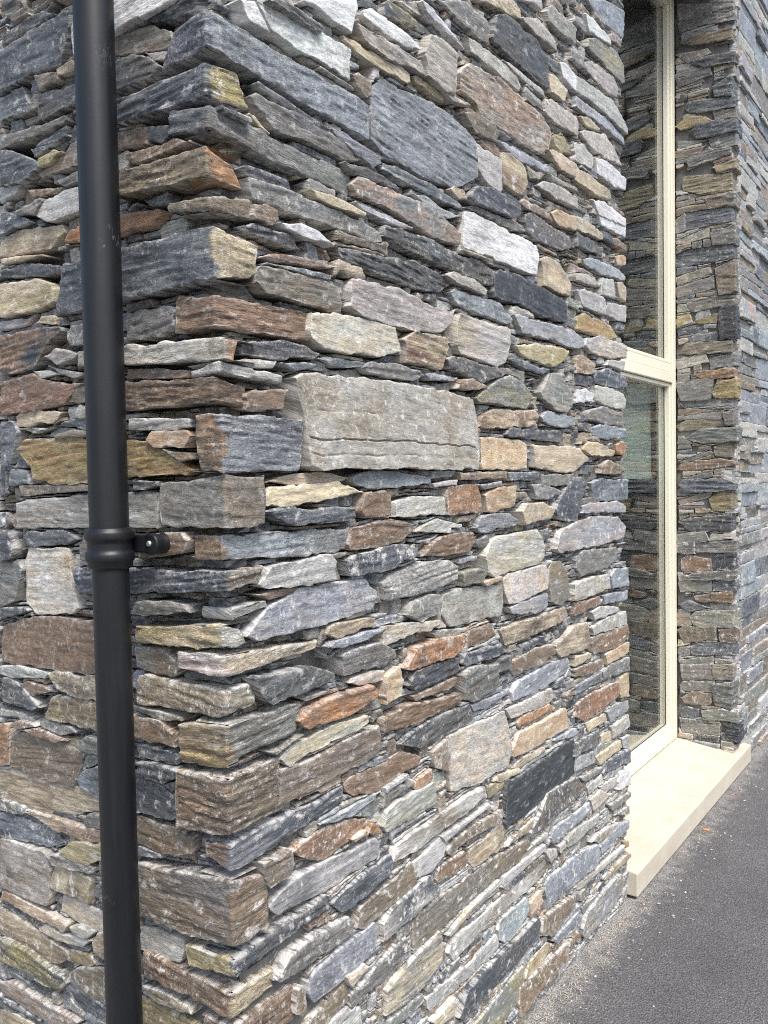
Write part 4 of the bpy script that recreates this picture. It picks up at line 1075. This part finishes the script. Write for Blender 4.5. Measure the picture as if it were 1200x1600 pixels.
# further stones and slivers between the large ones
def sizes_gap(rng): return rng.choice([rng.uniform(.03, .08), rng.uniform(.08, .20)]), rng.choice([rng.uniform(.009, .018), rng.uniform(.018, .045)])
def sizes_wall(rng): return rng.uniform(.14, .50), rng.choice([rng.uniform(.02, .04), rng.uniform(.04, .08), rng.uniform(.06, .14)])
def sizes_pier(rng): return rng.uniform(.07, .22), rng.choice([rng.uniform(.014, .03), rng.uniform(.03, .06)])
CODES = ['d', 'd', 'd', 'l', 'g', 'g', 'b', 'b', 'p', 'l', 'p', 'r', 'bt', 'g', 'k']
for key, ft, pf, par, szf, cap, coarse in (('L', ftL, place_L, gable, sizes_gap, 300 - 24 - n_tr['L'], (.006, .0045)), ('R', ftR, place_R, front, sizes_gap, 300 - n_tr['R'], (.007, .005)),
                                   ('P', ftP, place_P, pier, sizes_pier, 60, (.008, .006)), ('S', ftS, place_R, pier, sizes_wall, 130, (.012, .009)), ('T', ftT, place_R, front, sizes_wall, 0, (.02, .015))):
    pcs = extra.get(key, []) + ft.fill(rngG, szf); lst = []
    for uu, tp, bt in pcs:
        if key == 'P' and uu[-1] - uu[0] < .042: continue
        seed += 1; rng = np.random.default_rng(seed)
        area = float(np.mean(tp - bt) * (uu[-1] - uu[0]))
        um, zm = uu.mean(), (tp + bt).mean() / 2
        pos = Vector((*[float(q) for q in pf(um, 0.0)], float(zm))) - CAM
        zc = pos.dot(Fv); inview = zc > .2 and abs(pos.dot(Rv) / zc) < .46 and abs(pos.dot(Uv) / zc) < .61
        small = area < .0022
        prot = rng.uniform(-.026, -.004) if (small and key in 'LR') else rng.uniform(-.012, .005)
        if key in 'PS': prot = rng.uniform(-.006, .003) if key == 'P' else rng.uniform(-.012, .010)
        if zm < 1.0 and key in 'LR': prot *= .4
        if key in 'LR' and abs(um) < .22: prot = min(prot, -.008) - .018
        du, rv = coarse
        if not inview and key not in 'PS': du, rv = .018, .012
        us, t2, b2 = resample(uu, tp, bt, du, .004)
        code = rng.choice(['l', 'p', 'g', 'l', 'd', 'p', 'b', 'g']) if key == 'S' else rng.choice(CODES) if not (key in 'LR' and abs(um) < .1) else rng.choice(['d', 'g', 'b', 'k']); cA, cB, am = colours(code, rng)  # pier's outer face drawn from paler tones: sky light put into the colour
        arr = stone_arrays(us, t2, b2, pf, prot, seed, rv, cA, cB, am, rng.uniform(.3, .5) if key in 'PS' else rng.uniform(.5, .9), lime_at(zm, 0, key), .05, .002)
        lst.append((area / zc ** 2 if inview else 0, arr))
    lst.sort(key=lambda q: -q[0])
    ind = [a for s_, a in lst[:cap] if s_ > 0]; rest = [a for s_, a in lst[len(ind):]]
    for a in ind: stone_object(a, par)
    stuff_object(rest, par, "small_stones")
    print(key, len(pcs), 'individual', len(ind), 'rest', len(rest))

# mortar behind the stones: deep and dark above, almost flush near the foot of the wall
def mortar(name, pf, u0, u1, z0, z1, zlo, zhi, parent, deep=-.055, flush=-.019):
    nu, nz = max(2, int((u1 - u0) / .02)), int((z1 - z0) / .02)
    U, Z = np.meshgrid(np.linspace(u0, u1, nu), np.linspace(z0, z1, nz), indexing='ij')
    f = np.clip((Z - zlo) / (zhi - zlo), 0, 1)
    W = flush + (deep - flush) * f + vn(U * 18, Z * 18, 4) * .009 + vn(U * 50, Z * 50, 5) * .004
    X, Y = pf(U, W); I = np.arange(nu * nz).reshape(nu, nz)
    F = np.stack([I[:-1, :-1], I[1:, :-1], I[1:, 1:], I[:-1, 1:]], -1).reshape(-1, 4)
    link(name, mesh_np(name, np.stack([X, Y, Z], -1).reshape(-1, 3), F), parent, mat=MAT_MORTAR)
mortar("mortar_bed", place_L, -6, -.03, 0, HT, .5, 1.2, gable)
mortar("mortar_bed", place_R, .03, YE - .01, 0, HT - .002, .55, 1.25, front)
mortar("mortar_bed", place_P, XW, -.03, .14, HT - .004, -1, 0, pier, -.013)
mortar("mortar_bed", place_R, YR + .03, 7.0, 0, HT, .2, .8, pier, -.026)

# ------------------------------------------------------------------ window and sill
win = empty("window", (XW, YE, 0.15), building)
def wbox(name, x0, x1, y0, y1, z0, z1, mat=MAT_FRAME, bev=.004):
    m = MB(); m.box(x0 - XW, x1 - XW, y0 - YE, y1 - YE, z0 - .15, z1 - .15)
    return m.build(name, mat, win, bev)
Y0, Y1, Z0, Z1 = YE + .004, YR - .004, .150, ZH
fd = XW - .075
TR0, TR1 = 2.010, 2.108
# outer frame
wbox("frame", fd, XW, Y0, Y0 + .052, Z0, Z1); wbox("frame", fd, XW, Y1 - .052, Y1, Z0, Z1)
wbox("frame", fd, XW + .001, Y0 + .0525, Y1 - .0525, Z0 + .001, Z0 + .055); wbox("frame", fd, XW + .001, Y0 + .0525, Y1 - .0525, Z1 - .055, Z1 - .001)
wbox("transom", fd, XW + .001, Y0 + .0525, Y1 - .0525, TR0, TR0 + .050); wbox("transom", fd, XW - .008, Y0 + .0525, Y1 - .0525, TR0 + .053, TR1)
# sashes with beads, panes
for (za, zb, rb_, rt_) in ((Z0 + .057, TR0 - .002, .022, .018), (TR1 + .001, Z1 - .057, .018, .022)):
    ya, yb = Y0 + .0535, Y1 - .0535; sx = XW - .010; w_ = .024
    wbox("sash", fd + .004, sx, ya, ya + w_, za, zb); wbox("sash", fd + .004, sx, yb - w_, yb, za, zb)
    wbox("sash", fd + .004, sx - .001, ya + w_, yb - w_, za, za + rb_); wbox("sash", fd + .004, sx - .001, ya + w_, yb - w_, zb - rt_, zb)
    ga, gb, gc, gd = ya + w_, yb - w_, za + rb_, zb - rt_
    wbox("gasket", sx - .03, sx - .026, ga, ga + .004, gc, gd, MAT_GASKET, 0); wbox("gasket", sx - .03, sx - .026, gb - .004, gb, gc, gd, MAT_GASKET, 0)
    wbox("gasket", sx - .03, sx - .0265, ga + .004, gb - .004, gc, gc + .004, MAT_GASKET, 0)
    wbox("pane", sx - .034, sx - .028, ga - .004, gb + .004, gc - .004, gd + .004, MAT_GLASS, 0)
blind = empty("roller_blind", (XW - .11, YE + .1, 1.52))
tag(blind, "pale green roller blind half lowered behind the lower window pane", "blind")
m = MB(); m.box(0, .002, 0, 1.36, .02, .50); m.build("fabric", MAT_BLIND, blind)
m = MB(); m.box(-.006, .008, 0, 1.36, 0, .019); m.build("bottom_bar", simple("blind_bar", (.75, .85, .80), .5), blind, .002)
m = MB(); m.lathe([(.018, 0), (.018, 1.36)], 20, 'Y', (0, 0, .52)); m.build("roller", MAT_FRAME, blind)

sill = empty("window_sill", (0, YE, 0), building)
def slab(y0, y1):
    m = MB(); zf, zb2 = .101, .147; x0, x1 = XW - .02, .032
    v = [(x0, y0, .012), (x1, y0, .012), (x1, y1, .012), (x0, y1, .012), (x0, y0, zb2), (x1, y0, zf), (x1, y1, zf), (x0, y1, zb2)]
    m.add([(p[0], p[1] - YE, p[2]) for p in v], [(3, 2, 1, 0), (4, 5, 6, 7), (0, 1, 5, 4), (1, 2, 6, 5), (2, 3, 7, 6), (3, 0, 4, 7)])
    m.build("sill_slab", MAT_SILL, sill, .005)
slab(YE - .012, 2.83); slab(2.833, 3.755)

# ------------------------------------------------------------------ downpipe
PX, PY = -0.2175, -0.075; PR = 0.0345
pipe = tag(empty("downpipe", (PX, PY, 0)), "black round metal downpipe with a ringed collar in front of the stone corner", "downpipe")
m = MB(); m.lathe([(PR, 1.43), (PR, 4.3)], 56); m.build("upper_pipe", MAT_PIPE, pipe)
m = MB(); m.lathe([(PR - .0022, .05), (PR - .0022, 1.43)], 56); m.build("lower_pipe", MAT_PIPE, pipe)
zb_, zt_ = 1.400, 1.468
prof = [(PR - .001, zb_ - .003), (PR + .002, zb_ - .002), (PR + .0045, zb_ + .002), (PR + .0045, zb_ + .008), (PR + .0075, zb_ + .012), (PR + .0086, zb_ + .015), (PR + .0086, zb_ + .023), (PR + .0075, zb_ + .0265),
        (PR + .0048, zb_ + .029), (PR + .0045, zb_ + .033), (PR + .0045, zb_ + .043), (PR + .005, zb_ + .047), (PR + .0085, zb_ + .050), (PR + .0092, zb_ + .053), (PR + .0092, zb_ + .061), (PR + .0085, zb_ + .0645), (PR + .0055, zb_ + .067), (PR + .0055, zt_ + .001), (PR + .003, zt_ + .003), (PR - .001, zt_ + .003)]
m = MB(); m.lathe(prof, 64, cap=False); m.build("socket_collar", MAT_PIPE, pipe)
# fixing ear: rounded lug and spacer down to the wall
ear = empty("bracket", (.0, 0, 1.440), pipe)
m = MB(); n_ = 20; ex = .066; R_ = .0195
front_y, back_y = .034, .048
pts = [(0.0, -.016), (.05, -.0165)] + [(ex + R_ * math.cos(a), R_ * math.sin(a)) for a in np.linspace(-math.pi * .62, math.pi * .62, n_)] + [(.05, .0165), (.0, .016)]
k_ = len(pts)
m.add([(x, front_y, z) for x, z in pts] + [(x, back_y, z) for x, z in pts], [tuple(range(k_)), tuple(reversed(range(k_, 2 * k_)))] + [((i + 1) % k_, i, i + k_, (i + 1) % k_ + k_) for i in range(k_)])
m.build("lug", MAT_PIPE, ear, .003)
m = MB(); m.lathe([(R_ - .002, back_y + .0005), (R_ - .002, .060), (R_ - .001, .062), (R_ - .001, .072)], 36, 'Y', (ex, 0, 0)); m.build("spacer", MAT_PIPE, ear)
m = MB(); m.lathe([(.0042, front_y - .0035), (.0055, front_y - .002), (.0055, front_y + .002)], 18, 'Y', (ex, 0, .001)); m.build("bolt", MAT_STEEL, ear)

# ------------------------------------------------------------------ litter along the wall foot
MAT_STRAW = simple("dry_straw", (.50, .44, .34), .9, .25, 60)
MAT_GRIT = simple("pale_grit", (.40, .37, .33), .9, .4, 30)
MAT_LEAF = simple("dead_leaf", (.34, .17, .09), .8, .3, 60)
def blades(name, clumps, per, mat, l0, l1, rad, seed):
    rg = np.random.default_rng(seed); V, F = [], []
    for cx_, cy_, sc in clumps:
        for _ in range(int(per * sc)):
            bx, by = cx_ + rg.normal(0, rad), cy_ + rg.normal(0, rad * 2.0)
            if bx < .004: bx = .004 + abs(rg.normal(0, .02))
            a = rg.uniform(0, 2 * math.pi); ln_ = rg.uniform(l0, l1); el = rg.uniform(.05, .7); w = rg.uniform(.0003, .0007)
            d = np.array([math.cos(a) * math.cos(el), math.sin(a) * math.cos(el), math.sin(el)]); s_ = np.array([-math.sin(a), math.cos(a), 0]) * w
            p = np.array([bx, by, .0015]); mid_ = p + d * ln_ * .55; e = p + d * ln_ * np.array([1, 1, .75])
            n0 = len(V); V += [p - s_, p + s_, mid_ + s_, mid_ - s_, e + s_ * .3, e - s_ * .3]; F += [(n0, n0 + 1, n0 + 2, n0 + 3), (n0 + 3, n0 + 2, n0 + 4, n0 + 5)]
    o = link(name, mesh_np(name, V, F, False), mat=mat); return o
rg = np.random.default_rng(3)
cl = [(.03 + abs(rg.normal(0, .02)), y, rg.uniform(.2, 1.1)) for y in np.arange(.9, 2.0, .035)] + [(.05 + abs(rg.normal(0, .015)), y, rg.uniform(.02, .25)) for y in np.arange(2.0, 5.0, .06)]
tag(blades("dry_grass", cl, 34, MAT_STRAW, .005, .020, .020, 8), "wisps of dry straw and dust along the foot of the stone wall", "dry grass", kind="stuff")
def grit(name, n, xs, ys, size, mat, seed, flat=.7):
    rg = np.random.default_rng(seed); V, F = [], []
    B = np.array([(1, 0, 0), (0, 1, 0), (-1, 0, 0), (0, -1, 0), (0, 0, 1), (0, 0, -1)], float); T = [(0, 1, 4), (1, 2, 4), (2, 3, 4), (3, 0, 4), (1, 0, 5), (2, 1, 5), (3, 2, 5), (0, 3, 5)]
    for _ in range(n):
        s_ = size * rg.lognormal(0, .45); a = rg.uniform(0, 6.28)
        P = B * rg.uniform(.6, 1.3, (6, 3)) * s_; P[:, 2] *= flat; c_, q_ = math.cos(a), math.sin(a)
        P = np.stack([P[:, 0] * c_ - P[:, 1] * q_, P[:, 0] * q_ + P[:, 1] * c_, P[:, 2]], 1) + np.array([xs(rg), ys(rg), s_ * flat * .5])
        n0 = len(V); V += list(P); F += [tuple(i + n0 for i in t_) for t_ in T]
    return link(name, mesh_np(name, V, F, False), mat=mat)
tag(grit("loose_grit", 300, lambda g: .035 + abs(g.normal(0, .10)), lambda g: g.uniform(.7, 4.6), .0026, MAT_GRIT, 5), "pale loose grit scattered on the tarmac beside wall and sill", "grit", kind="stuff")
tag(grit("leaf_litter", 9, lambda g: .06 + abs(g.normal(0, .05)), lambda g: g.normal(2.75, .35), .006, MAT_LEAF, 6, .15), "small reddish flakes of dead leaf on the tarmac by the sill", "leaf litter", kind="stuff")
